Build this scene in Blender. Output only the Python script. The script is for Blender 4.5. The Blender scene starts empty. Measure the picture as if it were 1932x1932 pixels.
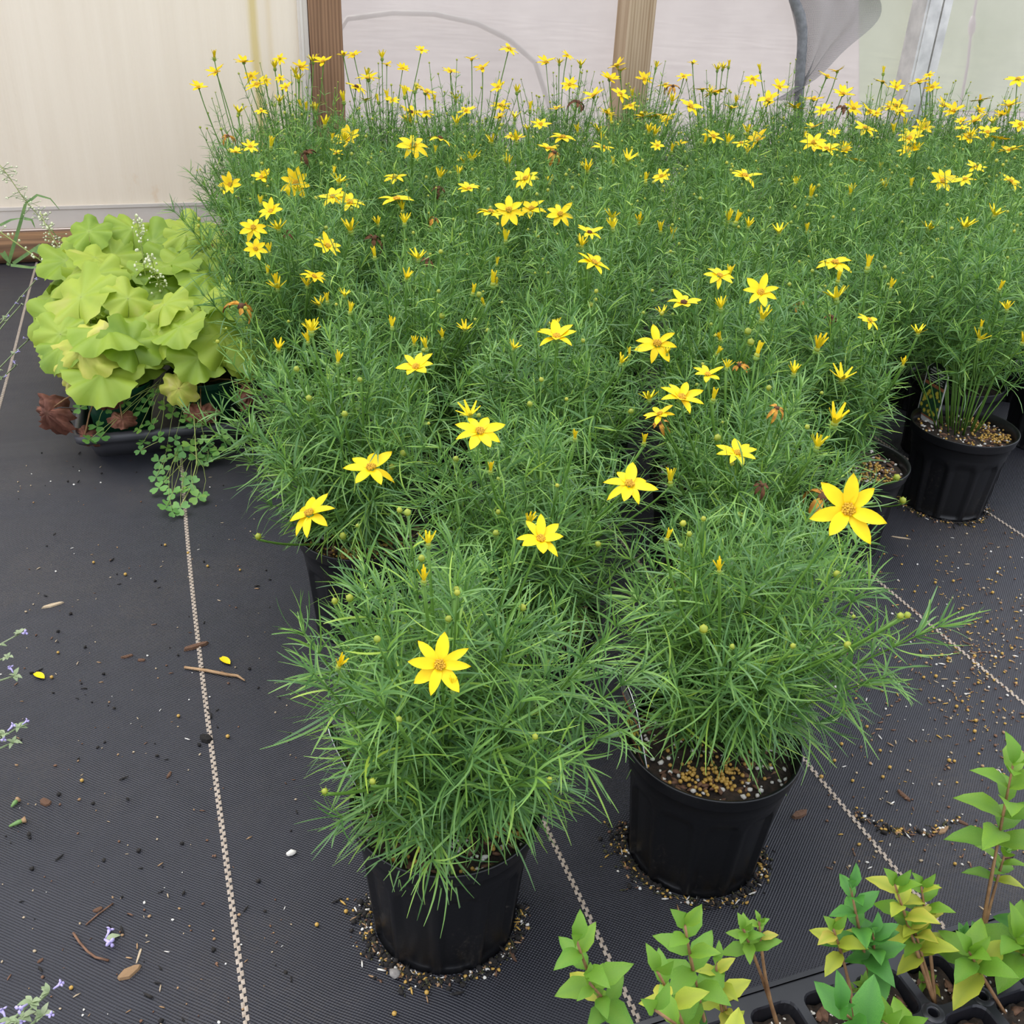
import bpy, math, random
import numpy as np
from mathutils import Vector, Matrix, Quaternion
SC = bpy.context.scene
COL = SC.collection
PI = math.pi
# ------------------------------------------------------------------ camera
F = 1860.; CX = 966.; CAMH = .75
PIT, ROL, YAW = math.radians(29.3), math.radians(2.8), math.radians(20.1)
FW = Vector((math.sin(YAW)*math.cos(PIT), math.cos(YAW)*math.cos(PIT), -math.sin(PIT)))
R0 = Vector((math.cos(YAW), -math.sin(YAW), 0)); U0 = R0.cross(FW)
RT = R0*math.cos(ROL)+U0*math.sin(ROL); UP = U0*math.cos(ROL)-R0*math.sin(ROL)
O = Vector((0, 0, CAMH))
cd = bpy.data.cameras.new('camera'); cam = bpy.data.objects.new('camera', cd); COL.objects.link(cam)
cd.sensor_width = 36; cd.sensor_fit = 'HORIZONTAL'; cd.lens = F/1932*36; cd.clip_start = .02
cam.matrix_world = Matrix(((RT.x, UP.x, -FW.x, O.x), (RT.y, UP.y, -FW.y, O.y), (RT.z, UP.z, -FW.z, O.z), (0, 0, 0, 1)))
SC.camera = cam
# ------------------------------------------------------------------ light: diffuse overcast daylight
W = bpy.data.worlds.new('world'); SC.world = W; W.use_nodes = True
bg = W.node_tree.nodes['Background']; bg.inputs[0].default_value = (.90, .95, 1.07, 1); bg.inputs[1].default_value = .80
sl = bpy.data.lights.new('sky_sun_offscreen', 'SUN'); sl.energy = 1.15; sl.angle = math.radians(70); sl.color = (1, .97, .92)
so = bpy.data.objects.new('sky_sun_offscreen', sl); COL.objects.link(so); so.rotation_euler = (math.radians(-22), math.radians(-14), 0)
so.location = (-10, -15, 40)
SC.view_settings.view_transform = 'Standard'; SC.view_settings.look = 'None'
SC.view_settings.exposure = .98; SC.view_settings.gamma = 1; SC.view_settings.use_curve_mapping = False

def ray(x, y): return (FW*F+RT*(x-CX)+UP*(CX-y)).normalized()
def onz(x, y, z=0): d = ray(x, y); return O+d*((z-CAMH)/d.z)
def ony(x, y, Y): d = ray(x, y); return O+d*(Y/d.y)

# ------------------------------------------------------------------ materials
MATS = {}
def newmat(name):
    m = bpy.data.materials.new(name); m.use_nodes = True; MATS[name] = m
    nt = m.node_tree; return m, nt, nt.nodes['Principled BSDF']
def N(nt, t, **kw):
    n = nt.nodes.new(t)
    for k, v in kw.items(): setattr(n, k, v)
    return n
def c4(c): return (c[0], c[1], c[2], 1)
def ramp(nt, stops, src):
    r = N(nt, 'ShaderNodeValToRGB'); e = r.color_ramp.elements
    while len(e) < len(stops): e.new(.5)
    for k, (p, c) in enumerate(stops): e[k].position = p; e[k].color = c4(c)
    nt.links.new(src, r.inputs[0]); return r.outputs[0]
def coord(nt, kind='Object', scale=(1, 1, 1)):
    t = N(nt, 'ShaderNodeTexCoord'); m = N(nt, 'ShaderNodeMapping'); m.inputs['Scale'].default_value = scale
    nt.links.new(t.outputs[kind], m.inputs[0]); return m.outputs[0]
def noise(nt, vec, scale, detail=4, rough=.55):
    n = N(nt, 'ShaderNodeTexNoise'); n.inputs['Scale'].default_value = scale; n.inputs['Detail'].default_value = detail
    n.inputs['Roughness'].default_value = rough
    if vec is not None: nt.links.new(vec, n.inputs['Vector'])
    return n.outputs['Fac']
def bump(nt, b, h, strength=.3, dist=.001):
    n = N(nt, 'ShaderNodeBump'); n.inputs['Strength'].default_value = strength; n.inputs['Distance'].default_value = dist
    nt.links.new(h, n.inputs['Height']); nt.links.new(n.outputs[0], b.inputs['Normal'])
def math_(nt, op, a, b=None):
    n = N(nt, 'ShaderNodeMath', operation=op)
    for i, v in enumerate((a, b)):
        if v is None: continue
        if isinstance(v, (int, float)): n.inputs[i].default_value = v
        else: nt.links.new(v, n.inputs[i])
    return n.outputs[0]
def mix(nt, f, a, b):
    n = N(nt, 'ShaderNodeMix', data_type='RGBA')
    if isinstance(f, (int, float)): n.inputs[0].default_value = f
    else: nt.links.new(f, n.inputs[0])
    for i, v in ((6, a), (7, b)):
        if isinstance(v, tuple): n.inputs[i].default_value = c4(v)
        else: nt.links.new(v, n.inputs[i])
    return n.outputs[2]
def simple(name, c1, c2=None, rough=.6, nscale=30, bumpd=0, spec=.5, kind='Object'):
    m, nt, b = newmat(name); b.inputs['Roughness'].default_value = rough
    b.inputs['Specular IOR Level'].default_value = spec
    v = coord(nt, kind); n = noise(nt, v, nscale)
    nt.links.new(ramp(nt, [(.3, c1), (.7, c2 or c1)], n), b.inputs['Base Color'])
    if bumpd: bump(nt, b, n, .6, bumpd)
    return m
def plantmat(name, stops, rough=.45, transl=.3, tcol=(.35, .6, .08), attr='tone', spec=.4):
    m, nt, b = newmat(name)
    a = N(nt, 'ShaderNodeAttribute', attribute_name=attr)
    col = ramp(nt, stops, a.outputs['Fac'])
    nt.links.new(col, b.inputs['Base Color']); b.inputs['Roughness'].default_value = rough
    b.inputs['Specular IOR Level'].default_value = spec
    t = N(nt, 'ShaderNodeBsdfTranslucent'); nt.links.new(col, t.inputs[0])
    mx = N(nt, 'ShaderNodeMixShader'); mx.inputs[0].default_value = transl
    nt.links.new(b.outputs[0], mx.inputs[1]); nt.links.new(t.outputs[0], mx.inputs[2])
    nt.links.new(mx.outputs[0], nt.nodes['Material Output'].inputs[0]); return m
def leafmat(name, stops, nscale=14, rough=.5, transl=.28, attr='vein', veinc=None):
    """broad leaves: colour from a noise offset per object, veins from a vertex attribute"""
    m, nt, b = newmat(name)
    v = coord(nt); oi = N(nt, 'ShaderNodeObjectInfo')
    add = N(nt, 'ShaderNodeVectorMath', operation='ADD'); nt.links.new(v, add.inputs[0]); nt.links.new(oi.outputs['Random'], add.inputs[1])
    n = noise(nt, add.outputs[0], nscale, 3)
    f = math_(nt, 'ADD', math_(nt, 'MULTIPLY', n, .75), math_(nt, 'MULTIPLY', oi.outputs['Random'], .35))
    col = ramp(nt, stops, f)
    if veinc:
        a = N(nt, 'ShaderNodeAttribute', attribute_name=attr); col = mix(nt, a.outputs['Fac'], col, veinc)
    nt.links.new(col, b.inputs['Base Color']); b.inputs['Roughness'].default_value = rough
    bump(nt, b, noise(nt, v, 90, 3), .25, .0015)
    t = N(nt, 'ShaderNodeBsdfTranslucent'); nt.links.new(col, t.inputs[0])
    mx = N(nt, 'ShaderNodeMixShader'); mx.inputs[0].default_value = transl
    nt.links.new(b.outputs[0], mx.inputs[1]); nt.links.new(t.outputs[0], mx.inputs[2])
    nt.links.new(mx.outputs[0], nt.nodes['Material Output'].inputs[0]); return m

# woven ground cloth
def cloth_mat():
    m, nt, b = newmat('woven_black_cloth')
    t = N(nt, 'ShaderNodeTexCoord'); s = N(nt, 'ShaderNodeSeparateXYZ'); nt.links.new(t.outputs['Object'], s.inputs[0])
    wob = noise(nt, t.outputs['Object'], 5, 2)
    k = 2*PI/.0036
    x = math_(nt, 'SINE', math_(nt, 'ADD', math_(nt, 'MULTIPLY', s.outputs[0], k), math_(nt, 'MULTIPLY', wob, 30)))
    y = math_(nt, 'SINE', math_(nt, 'ADD', math_(nt, 'MULTIPLY', s.outputs[1], k*1.15), math_(nt, 'MULTIPLY', wob, 22)))
    w = math_(nt, 'MULTIPLY', x, y)
    h = math_(nt, 'ADD', math_(nt, 'MULTIPLY', w, .5), .5)
    base = ramp(nt, [(.3, (.019, .019, .026)), (.7, (.024, .024, .032))], noise(nt, t.outputs['Object'], 40, 3))
    st = N(nt, 'ShaderNodeMapping'); st.inputs['Scale'].default_value = (.6, 9, 1); nt.links.new(t.outputs['Object'], st.inputs[0])
    dust = noise(nt, t.outputs['Object'], 3.2, 5, .6); fine = noise(nt, t.outputs['Object'], 170, 4, .7)
    d = math_(nt, 'MULTIPLY', ramp(nt, [(.5, (0, 0, 0)), (.72, (1, 1, 1))], dust), ramp(nt, [(.4, (.1, .1, .1)), (.7, (1, 1, 1))], fine))
    nt.links.new(mix(nt, math_(nt, 'MULTIPLY', d, .5), base, (.10, .078, .056)), b.inputs['Base Color'])
    rr = noise(nt, st.outputs[0], 1.2, 4)
    nt.links.new(ramp(nt, [(.3, (.36,)*3), (.7, (.55,)*3)], rr), b.inputs['Roughness'])
    b.inputs['Specular IOR Level'].default_value = .55
    bump(nt, b, h, .85, .0011); return m
M_cloth = cloth_mat()
def wood_mat(name, ca, cb, axis='Z', knots=True):
    m, nt, b = newmat(name)
    sc = {'Z': (26, 26, 1.2), 'X': (1.2, 26, 26)}[axis]
    v = coord(nt, 'Object', sc); n = noise(nt, v, 1.6, 6, .65)
    wv = N(nt, 'ShaderNodeTexWave', wave_type='BANDS', bands_direction='X' if axis == 'Z' else 'Y')
    v2 = coord(nt, 'Object', (30, 30, 1.4) if axis == 'Z' else (1.4, 30, 30)); nt.links.new(v2, wv.inputs[0])
    wv.inputs['Scale'].default_value = 1.1; wv.inputs['Distortion'].default_value = 5; wv.inputs['Detail'].default_value = 3
    f = math_(nt, 'ADD', math_(nt, 'MULTIPLY', n, .78), math_(nt, 'MULTIPLY', wv.outputs['Fac'], .22))
    nt.links.new(ramp(nt, [(.25, ca), (.75, cb)], f), b.inputs['Base Color']); b.inputs['Roughness'].default_value = .75
    bump(nt, b, f, .5, .002); return m
M_post1 = wood_mat('reddish_weathered_wood', (.115, .052, .024), (.36, .20, .105))
M_post2 = wood_mat('pale_weathered_wood', (.30, .19, .10), (.58, .44, .29))
M_timber = wood_mat('brown_timber', (.10, .05, .022), (.36, .19, .085), 'X')
def panel_mat():
    m, nt, b = newmat('cream_corrugated_plastic')
    t = N(nt, 'ShaderNodeTexCoord'); s = N(nt, 'ShaderNodeSeparateXYZ'); nt.links.new(t.outputs['Object'], s.inputs[0])
    fl = math_(nt, 'SINE', math_(nt, 'MULTIPLY', s.outputs[0], 2*PI/.008))
    n = noise(nt, coord(nt, 'Object', (14, 1, .5)), 3, 4)
    base = ramp(nt, [(.3, (.86, .79, .67)), (.7, (.90, .835, .72))], n)
    # yellow algae streak and small rusty smudges: stains with their own shape
    dx = math_(nt, 'ABSOLUTE', math_(nt, 'SUBTRACT', s.outputs[0], .285))
    edge = noise(nt, coord(nt, 'Object', (30, 1, 3)), 2, 3)
    stv = math_(nt, 'SUBTRACT', 1, math_(nt, 'DIVIDE', dx, math_(nt, 'ADD', .006, math_(nt, 'MULTIPLY', edge, .02))))
    stv = math_(nt, 'MINIMUM', math_(nt, 'MAXIMUM', stv, 0), .75)
    base = mix(nt, stv, base, (.72, .60, .24))
    dx2 = math_(nt, 'ABSOLUTE', math_(nt, 'SUBTRACT', s.outputs[0], .325))
    st2 = math_(nt, 'MINIMUM', math_(nt, 'MAXIMUM', math_(nt, 'SUBTRACT', .35, math_(nt, 'MULTIPLY', dx2, 30)), 0), .35)
    base = mix(nt, st2, base, (.75, .62, .35))
    sm = noise(nt, coord(nt, 'Object', (9, 1, 6)), 1.3, 5, .7)
    low = math_(nt, 'MAXIMUM', math_(nt, 'SUBTRACT', 1, math_(nt, 'MULTIPLY', s.outputs[2], 3.2)), 0)
    sm = math_(nt, 'MULTIPLY', ramp(nt, [(.60, (0, 0, 0)), (.74, (1, 1, 1))], sm), math_(nt, 'MULTIPLY', low, .8))
    base = mix(nt, sm, base, (.72, .50, .28))
    sk = noise(nt, coord(nt, 'Object', (60, 1, 8)), 2, 4, .7)
    base = mix(nt, ramp(nt, [(.70, (0, 0, 0)), (.8, (.3, .3, .3))], sk), base, (.45, .40, .33))
    nt.links.new(base, b.inputs['Base Color']); b.inputs['Roughness'].default_value = .5
    bump(nt, b, fl, .12, .001)
    tr = N(nt, 'ShaderNodeBsdfTranslucent'); nt.links.new(base, tr.inputs[0])
    mx = N(nt, 'ShaderNodeMixShader'); mx.inputs[0].default_value = .4
    nt.links.new(b.outputs[0], mx.inputs[1]); nt.links.new(tr.outputs[0], mx.inputs[2])
    nt.links.new(mx.outputs[0], nt.nodes['Material Output'].inputs[0]); return m
M_panel = panel_mat()
def film_mat():
    m, nt, b = newmat('cloudy_greenhouse_film')
    n = noise(nt, coord(nt, 'Object', (2, 1, 2)), 2.2, 4)
    col = ramp(nt, [(.3, (.47, .425, .40)), (.7, (.55, .50, .47))], n)
    nt.links.new(col, b.inputs['Base Color']); b.inputs['Roughness'].default_value = .35
    tr = N(nt, 'ShaderNodeBsdfTranslucent'); nt.links.new(col, tr.inputs[0])
    tp = N(nt, 'ShaderNodeBsdfTransparent'); tp.inputs[0].default_value = (.86, .85, .84, 1)
    m1 = N(nt, 'ShaderNodeMixShader'); m1.inputs[0].default_value = .65
    nt.links.new(b.outputs[0], m1.inputs[1]); nt.links.new(tr.outputs[0], m1.inputs[2])
    m2 = N(nt, 'ShaderNodeMixShader'); m2.inputs[0].default_value = .30
    nt.links.new(m1.outputs[0], m2.inputs[1]); nt.links.new(tp.outputs[0], m2.inputs[2])
    nt.links.new(m2.outputs[0], nt.nodes['Material Output'].inputs[0]); return m
M_film = film_mat()
M_rail = simple('pale_grey_rail', (.66, .59, .51), (.76, .69, .60), .5, 8)
M_galv = simple('galvanised_steel', (.50, .48, .45), (.74, .71, .66), .45, 18, .0006)
M_galv.node_tree.nodes['Principled BSDF'].inputs['Metallic'].default_value = .25
M_gravel = simple('pinkish_gravel', (.34, .29, .26), (.50, .44, .40), .9, 2.2)
M_lawn = simple('pale_green_lawn', (.16, .26, .09), (.28, .38, .16), .9, 3)
def net_mat():
    m, nt, b = newmat('grey_knitted_netting')
    t = N(nt, 'ShaderNodeTexCoord'); s = N(nt, 'ShaderNodeSeparateXYZ'); nt.links.new(t.outputs['UV'], s.inputs[0])
    k = 2*PI*70
    a = math_(nt, 'SINE', math_(nt, 'MULTIPLY', math_(nt, 'ADD', s.outputs[0], s.outputs[1]), k))
    c = math_(nt, 'SINE', math_(nt, 'MULTIPLY', math_(nt, 'SUBTRACT', s.outputs[0], s.outputs[1]), k))
    hole = math_(nt, 'GREATER_THAN', math_(nt, 'MULTIPLY', a, c), .12)
    b.inputs['Base Color'].default_value = (.22, .21, .205, 1); b.inputs['Roughness'].default_value = .8
    nt.links.new(math_(nt, 'SUBTRACT', 1, hole), b.inputs['Alpha']); return m
M_net = net_mat()
M_netd = simple('dark_grey_net_hem', (.16, .16, .165), (.26, .26, .265), .85, 60)
def pot_mat():
    m, nt, b = newmat('black_pot_plastic')
    v = coord(nt); n = noise(nt, v, 260, 4, .7); big = noise(nt, v, 14, 3)
    f = math_(nt, 'MULTIPLY', ramp(nt, [(.56, (0, 0, 0)), (.72, (1, 1, 1))], n), ramp(nt, [(.45, (0, 0, 0)), (.65, (1, 1, 1))], big))
    nt.links.new(mix(nt, math_(nt, 'MULTIPLY', f, .6), (.007, .007, .008), (.085, .072, .058)), b.inputs['Base Color'])
    b.inputs['Roughness'].default_value = .36; bump(nt, b, n, .2, .0006); return m
M_pot = pot_mat()
M_soil = simple('dark_potting_mix', (.008, .006, .004), (.05, .030, .018), .85, 160, .004)
M_pellet = simple('mustard_fertilizer', (.42, .22, .035), (.62, .40, .09), .45, 60, kind='Generated')
M_perl = simple('white_perlite', (.66, .62, .54), (.80, .77, .70), .9, 200, .001)
M_bark = simple('brown_bark', (.09, .042, .022), (.24, .125, .07), .8, 120, .002)
M_bark2 = simple('tan_wood_chip', (.26, .145, .065), (.46, .29, .15), .8, 90, .002)
M_straw = simple('pale_straw', (.38, .28, .17), (.55, .44, .29), .7, 60)
M_dark = simple('black_soil_crumb', (.006, .005, .005), (.025, .02, .016), .9, 150, .003)
M_line = simple('beige_woven_line', (.30, .235, .175), (.48, .40, .32), .7, 300)
M_fol = plantmat('threadleaf_green', [(0, (.055, .140, .045)), (.4, (.128, .275, .074)), (.75, (.25, .45, .075)), (1, (.45, .62, .08))], .36, .25, spec=.5)
M_stem = plantmat('coreopsis_stem', [(0, (.055, .13, .02)), (1, (.17, .34, .045))], .5, .1)
M_petal = simple('yellow_petal', (.84, .56, .004), (.90, .66, .007), .5, 40, spec=.25)
M_disc = simple('orange_yellow_disc', (.42, .20, .012), (.80, .50, .02), .7, 400, .001, kind='Object')
M_open = simple('opening_petal', (.78, .58, .01), (.88, .70, .02), .55, 60, spec=.25)
M_bud = simple('green_yellow_bud', (.20, .30, .03), (.46, .42, .03), .5, 70)
M_calyx = simple('green_calyx', (.12, .24, .03), (.22, .34, .05), .5, 60)
M_wilt = simple('withered_orange', (.28, .09, .012), (.74, .38, .03), .7, 120)
M_wiltd = simple('withered_brown', (.035, .015, .008), (.20, .075, .022), .8, 90)
M_heu = leafmat('lime_heuchera', [(.2, (.17, .30, .025)), (.5, (.32, .46, .04)), (.78, (.45, .55, .06)), (.97, (.58, .52, .15))], 16, .5, .3, veinc=(.40, .52, .10))
M_heuy = leafmat('yellowed_heuchera', [(.2, (.44, .56, .05)), (.5, (.68, .66, .12)), (.7, (.76, .66, .28)), (.95, (.34, .2, .08))], 30, .55, .25, veinc=(.6, .55, .1))
M_brown = leafmat('dried_brown_leaf', [(.2, (.09, .03, .018)), (.6, (.27, .10, .06)), (.9, (.42, .2, .12))], 40, .8, .1, veinc=(.09, .04, .02))
M_petiole = simple('heuchera_petiole', (.22, .30, .05), (.36, .34, .10), .5, 40)
M_gpot = simple('green_pot_plastic', (.008, .05, .026), (.012, .075, .036), .35, 20)
M_tray = simple('charcoal_tray_plastic', (.035, .035, .04), (.065, .063, .068), .4, 12)
M_ctray = simple('black_cell_tray_plastic', (.010, .010, .013), (.022, .022, .027), .28, 25)
M_clover = leafmat('clover_green', [(.2, (.09, .26, .06)), (.6, (.17, .38, .08)), (.95, (.32, .52, .07))], 60, .5, .25)
M_cstem = simple('clover_stem', (.28, .38, .08), (.42, .46, .14), .5, 40)
M_seed = leafmat('seedling_green', [(.2, (.08, .24, .022)), (.55, (.17, .36, .026)), (.95, (.30, .45, .035))], 50, .48, .28, veinc=(.17, .34, .03))
M_seedd = leafmat('seedling_deep_green', [(.2, (.045, .19, .03)), (.6, (.09, .30, .035)), (.95, (.16, .40, .05))], 50, .48, .25, veinc=(.06, .22, .03))
M_seedy = leafmat('seedling_yellowing', [(.2, (.30, .44, .03)), (.55, (.52, .56, .05)), (.9, (.60, .36, .10))], 60, .5, .25, veinc=(.36, .42, .04))
M_twig = simple('brown_woody_stem', (.16, .075, .03), (.36, .20, .085), .65, 90)
M_cat = leafmat('grey_green_catmint', [(.2, (.20, .28, .13)), (.6, (.34, .42, .22)), (.95, (.48, .50, .34))], 60, .6, .2)
M_lav = simple('lavender_floret', (.42, .34, .72), (.62, .55, .84), .5, 80)
M_white = simple('white_tag_plastic', (.74, .73, .70), (.82, .81, .78), .4, 20)
M_tblk = simple('black_tag_print', (.010, .011, .011), (.016, .016, .016), .35, 20)
M_tgrn = simple('dark_green_tag_print', (.012, .05, .035), (.05, .13, .05), .35, 250)
M_tora = simple('brick_orange_tag_print', (.40, .12, .06), (.48, .17, .08), .35, 20)
M_tyel = simple('yellow_tag_print', (.72, .58, .05), (.86, .72, .10), .35, 200)
M_grass = simple('grass_green', (.13, .26, .07), (.26, .40, .12), .5, 50)
M_pale = simple('pale_heuchera_floret', (.62, .66, .36), (.80, .80, .58), .55, 60)
M_stone = simple('grey_pebble', (.22, .20, .18), (.40, .37, .33), .85, 200, .001)
M_moss = simple('dark_moss_crumbs', (.02, .02, .012), (.09, .085, .03), .9, 300)

# ------------------------------------------------------------------ mesh helpers
def mk(name, v, f, mat=None, smooth=True, attr=None):
    me = bpy.data.meshes.new(name); me.from_pydata([tuple(p) for p in v], [], [tuple(q) for q in f])
    mats = mat if isinstance(mat, (list, tuple)) else ([mat] if mat else [])
    for m in mats: me.materials.append(m)
    if smooth: me.polygons.foreach_set('use_smooth', [True]*len(me.polygons))
    if attr is not None:
        a = me.attributes.new(attr[0], 'FLOAT', 'POINT'); a.data.foreach_set('value', np.asarray(attr[1], np.float32))
    me.update(); return me
def ob(name, me, parent=None, loc=(0, 0, 0), rot=None, scale=None):
    o = bpy.data.objects.new(name, me); COL.objects.link(o)
    if parent: o.parent = parent
    o.location = loc
    if rot is not None:
        if isinstance(rot, Quaternion): o.rotation_mode = 'QUATERNION'; o.rotation_quaternion = rot
        else: o.rotation_euler = rot
    if scale is not None: o.scale = (scale,)*3 if isinstance(scale, (int, float)) else scale
    return o
def tag(o, label=None, cat=None, group=None, kind=None):
    if label: o['label'] = label
    if cat: o['category'] = cat
    if group: o['group'] = group
    if kind: o['kind'] = kind
    return o
def root(name, loc, label, cat, group=None): return tag(ob(name, None, None, loc), label, cat, group)
class G:
    """collects geometry"""
    def __init__(s): s.v = []; s.f = []; s.mi = []; s.t = []
    def add(s, v, f, mi=0, tone=.5):
        n = len(s.v); s.v += [tuple(p) for p in v]; s.f += [tuple(i+n for i in q) for q in f]; s.mi += [mi]*len(f)
        s.t += list(tone) if hasattr(tone, '__len__') else [tone]*len(v); return s
    def box(s, a, b, mi=0):
        x0, y0, z0 = a; x1, y1, z1 = b
        return s.add([(x0, y0, z0), (x1, y0, z0), (x1, y1, z0), (x0, y1, z0), (x0, y0, z1), (x1, y0, z1), (x1, y1, z1), (x0, y1, z1)],
                     [(0, 3, 2, 1), (4, 5, 6, 7), (0, 1, 5, 4), (1, 2, 6, 5), (2, 3, 7, 6), (3, 0, 4, 7)], mi)
    def tube(s, pts, r, k=5, mi=0, tone=.5, cap=True):
        pts = [Vector(p) for p in pts]; n = len(pts); rs = r if hasattr(r, '__len__') else [r]*n
        v = []; f = []; ref = None
        for i, p in enumerate(pts):
            t = (pts[min(i+1, n-1)]-pts[max(i-1, 0)]).normalized()
            if ref is None: ref = t.orthogonal().normalized()
            ref = (ref-t*ref.dot(t)).normalized(); b2 = t.cross(ref)
            for j in range(k):
                a = 2*PI*j/k; v.append(p+(ref*math.cos(a)+b2*math.sin(a))*rs[i])
        for i in range(n-1):
            for j in range(k): f.append((i*k+j, i*k+(j+1) % k, (i+1)*k+(j+1) % k, (i+1)*k+j))
        if cap: f += [tuple(range(k))[::-1], tuple((n-1)*k+j for j in range(k))]
        return s.add(v, f, mi, tone)
    def blob(s, c, r, rnd, mi=0, sq=(1, 1, 1), j=.2):
        ph = (1+5**.5)/2; q = rnd.random()*6.3; cq, sqn = math.cos(q), math.sin(q)
        V = [(-1, ph, 0), (1, ph, 0), (-1, -ph, 0), (1, -ph, 0), (0, -1, ph), (0, 1, ph), (0, -1, -ph), (0, 1, -ph), (ph, 0, -1), (ph, 0, 1), (-ph, 0, -1), (-ph, 0, 1)]
        Fc = [(0, 11, 5), (0, 5, 1), (0, 1, 7), (0, 7, 10), (0, 10, 11), (1, 5, 9), (5, 11, 4), (11, 10, 2), (10, 7, 6), (7, 1, 8), (3, 9, 4), (3, 4, 2), (3, 2, 6), (3, 6, 8), (3, 8, 9), (4, 9, 5), (2, 4, 11), (6, 2, 10), (8, 6, 7), (9, 8, 1)]
        out = []
        for a in V:
            k = r/1.9*(1+rnd.uniform(-j, j)); x, y, z = a[0]*k*sq[0], a[1]*k*sq[1], a[2]*k*sq[2]
            out.append((c[0]+x*cq-y*sqn, c[1]+x*sqn+y*cq, c[2]+z))
        return s.add(out, Fc, mi)
    def mesh(s, name, mat, smooth=True, tone=False):
        me = mk(name, s.v, s.f, mat, smooth, ('tone', s.t) if tone else None)
        if any(s.mi): me.polygons.foreach_set('material_index', s.mi)
        return me
def bez(a, b, c, n):
    a, b, c = Vector(a), Vector(b), Vector(c)
    return [a*(1-t)**2+b*2*t*(1-t)+c*t*t for t in [i/(n-1) for i in range(n)]]

# ------------------------------------------------------------------ structure
WY = 2.90
g = G(); g.add([(-1.6, -.8, 0), (4.2, -.8, 0), (4.2, WY+.05, 0), (-1.6, WY+.05, 0), (-1.6, -.8, -.02), (4.2, -.8, -.02), (4.2, WY+.05, -.02), (-1.6, WY+.05, -.02)],
        [(0, 1, 2, 3), (4, 7, 6, 5), (0, 4, 5, 1), (1, 5, 6, 2), (2, 6, 7, 3), (3, 7, 4, 0)])
floor = tag(ob('floor', g.mesh('floor', M_cloth, False)), 'black woven weed-barrier cloth covering the greenhouse floor', kind='structure')
# woven beige guide lines: zigzag stitches lying in the cloth
def guide_line(x0, wig):
    g = G(); rnd = random.Random(int(x0*1000)); y = -.2; k = 0
    while y < WY:
        st = .0052; xx = x0+wig*math.sin(y*4)*.004; s = .0011 if k % 2 else -.0011
        w = .00155; yy = y+st*.93
        g.add([(xx+s-w, y, .0004), (xx+s+w, y+.0006, .0004), (xx+s+w, yy+.0006, .0011), (xx+s-w, yy, .0011), (xx+s, (y+yy)/2, .0019)],
              [(0, 1, 4), (1, 2, 4), (2, 3, 4), (3, 0, 4)]); y += st*.8; k += 1
    tag(ob('woven_line', g.mesh('woven_line', M_line, True), floor), 'beige zigzag guide line woven into the black cloth')
for x0, wg in ((-.018, 1), (.286, .4), (.591, .5), (.9025, .6), (1.21, .5), (-.323, .5)): guide_line(x0, wg)
g = G(); g.box((-1.6, WY, .071), (.405, WY+.012, 2.3))
wl = tag(ob('wall_back', g.mesh('wall_back', M_panel, False)), 'cream corrugated plastic wall panel with a yellow vertical streak', kind='structure')
g = G(); g.box((-1.6, WY-.006, .074), (.40, WY+.004, .124)); g.box((-1.6, WY-.009, .122), (.40, WY+.004, .130))
ob('bottom_rail', g.mesh('bottom_rail', M_rail, False), wl)
g = G(); g.box((.398, WY-.008, .07), (.424, WY+.014, 2.3)); g.box((.404, WY-.012, .07), (.410, WY+.0, 2.3))
ob('edge_channel', g.mesh('edge_channel', M_rail, False), wl)
# film wall with soft wrinkles
nx, nz = 90, 24; v = []; f = []; rnd = random.Random(3)
for i in range(nx+1):
    for j in range(nz+1):
        x = .50+(4.2-.5)*i/nx; z = 2.3*j/nz
        v.append((x, WY+.075+.006*math.sin(x*9+z*2)+.004*math.sin(x*23-z*6), z))
for i in range(nx):
    for j in range(nz): a = i*(nz+1)+j; f.append((a, a+nz+1, a+nz+2, a+1))
tag(ob('wall_film', mk('wall_film', v, f, M_film)), 'cloudy translucent plastic film stretched between the wooden posts', kind='structure')
def post(name, x0, x1, y0, y1, h, mat, label, seed):
    rnd = random.Random(seed); b = .004; V = []; Fc = []; ring = [(x0+b, y0), (x1-b, y0), (x1, y0+b), (x1, y1-b), (x1-b, y1), (x0+b, y1), (x0, y1-b), (x0, y0+b)]
    n = 10
    for k in range(n+1):
        z = h*k/n; dx = rnd.uniform(-.0015, .0015)
        for p in ring: V.append((p[0]+dx, p[1]+rnd.uniform(-.0008, .0008), z))
    for k in range(n):
        for j in range(8): Fc.append((k*8+j, k*8+(j+1) % 8, (k+1)*8+(j+1) % 8, (k+1)*8+j))
    Fc += [tuple(range(8))[::-1], tuple(n*8+j for j in range(8))]
    return tag(ob(name, mk(name, V, Fc, mat, False)), label, kind='structure')
post('trim_1', .426, .512, WY-.02, WY+.068, 2.3, M_post1, 'reddish weathered square wooden post beside the cream panel', 1)
post('trim_2', 1.335, 1.421, WY-.02, WY+.066, 2.3, M_post2, 'pale knotty square wooden post in front of the film', 2)
# galvanised channel pole (C section)
g = G(); x0, x1, y0, y1 = 2.350, 2.452, WY-.03, WY+.04
g.box((x0, y0, 0), (x0+.060, y1, 2.3)); g.box((x0+.060, y0+.014, 0), (x0+.070, y1, 2.3)); g.box((x0+.070, y0+.004, 0), (x1, y1, 2.3)); g.box((x0+.01, y0-.003, 0), (x0+.022, y0+.002, 2.3))
tag(ob('trim_3', g.mesh('trim_3', M_galv, False)), 'grey galvanised metal channel post standing against the film', kind='structure')
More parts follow.
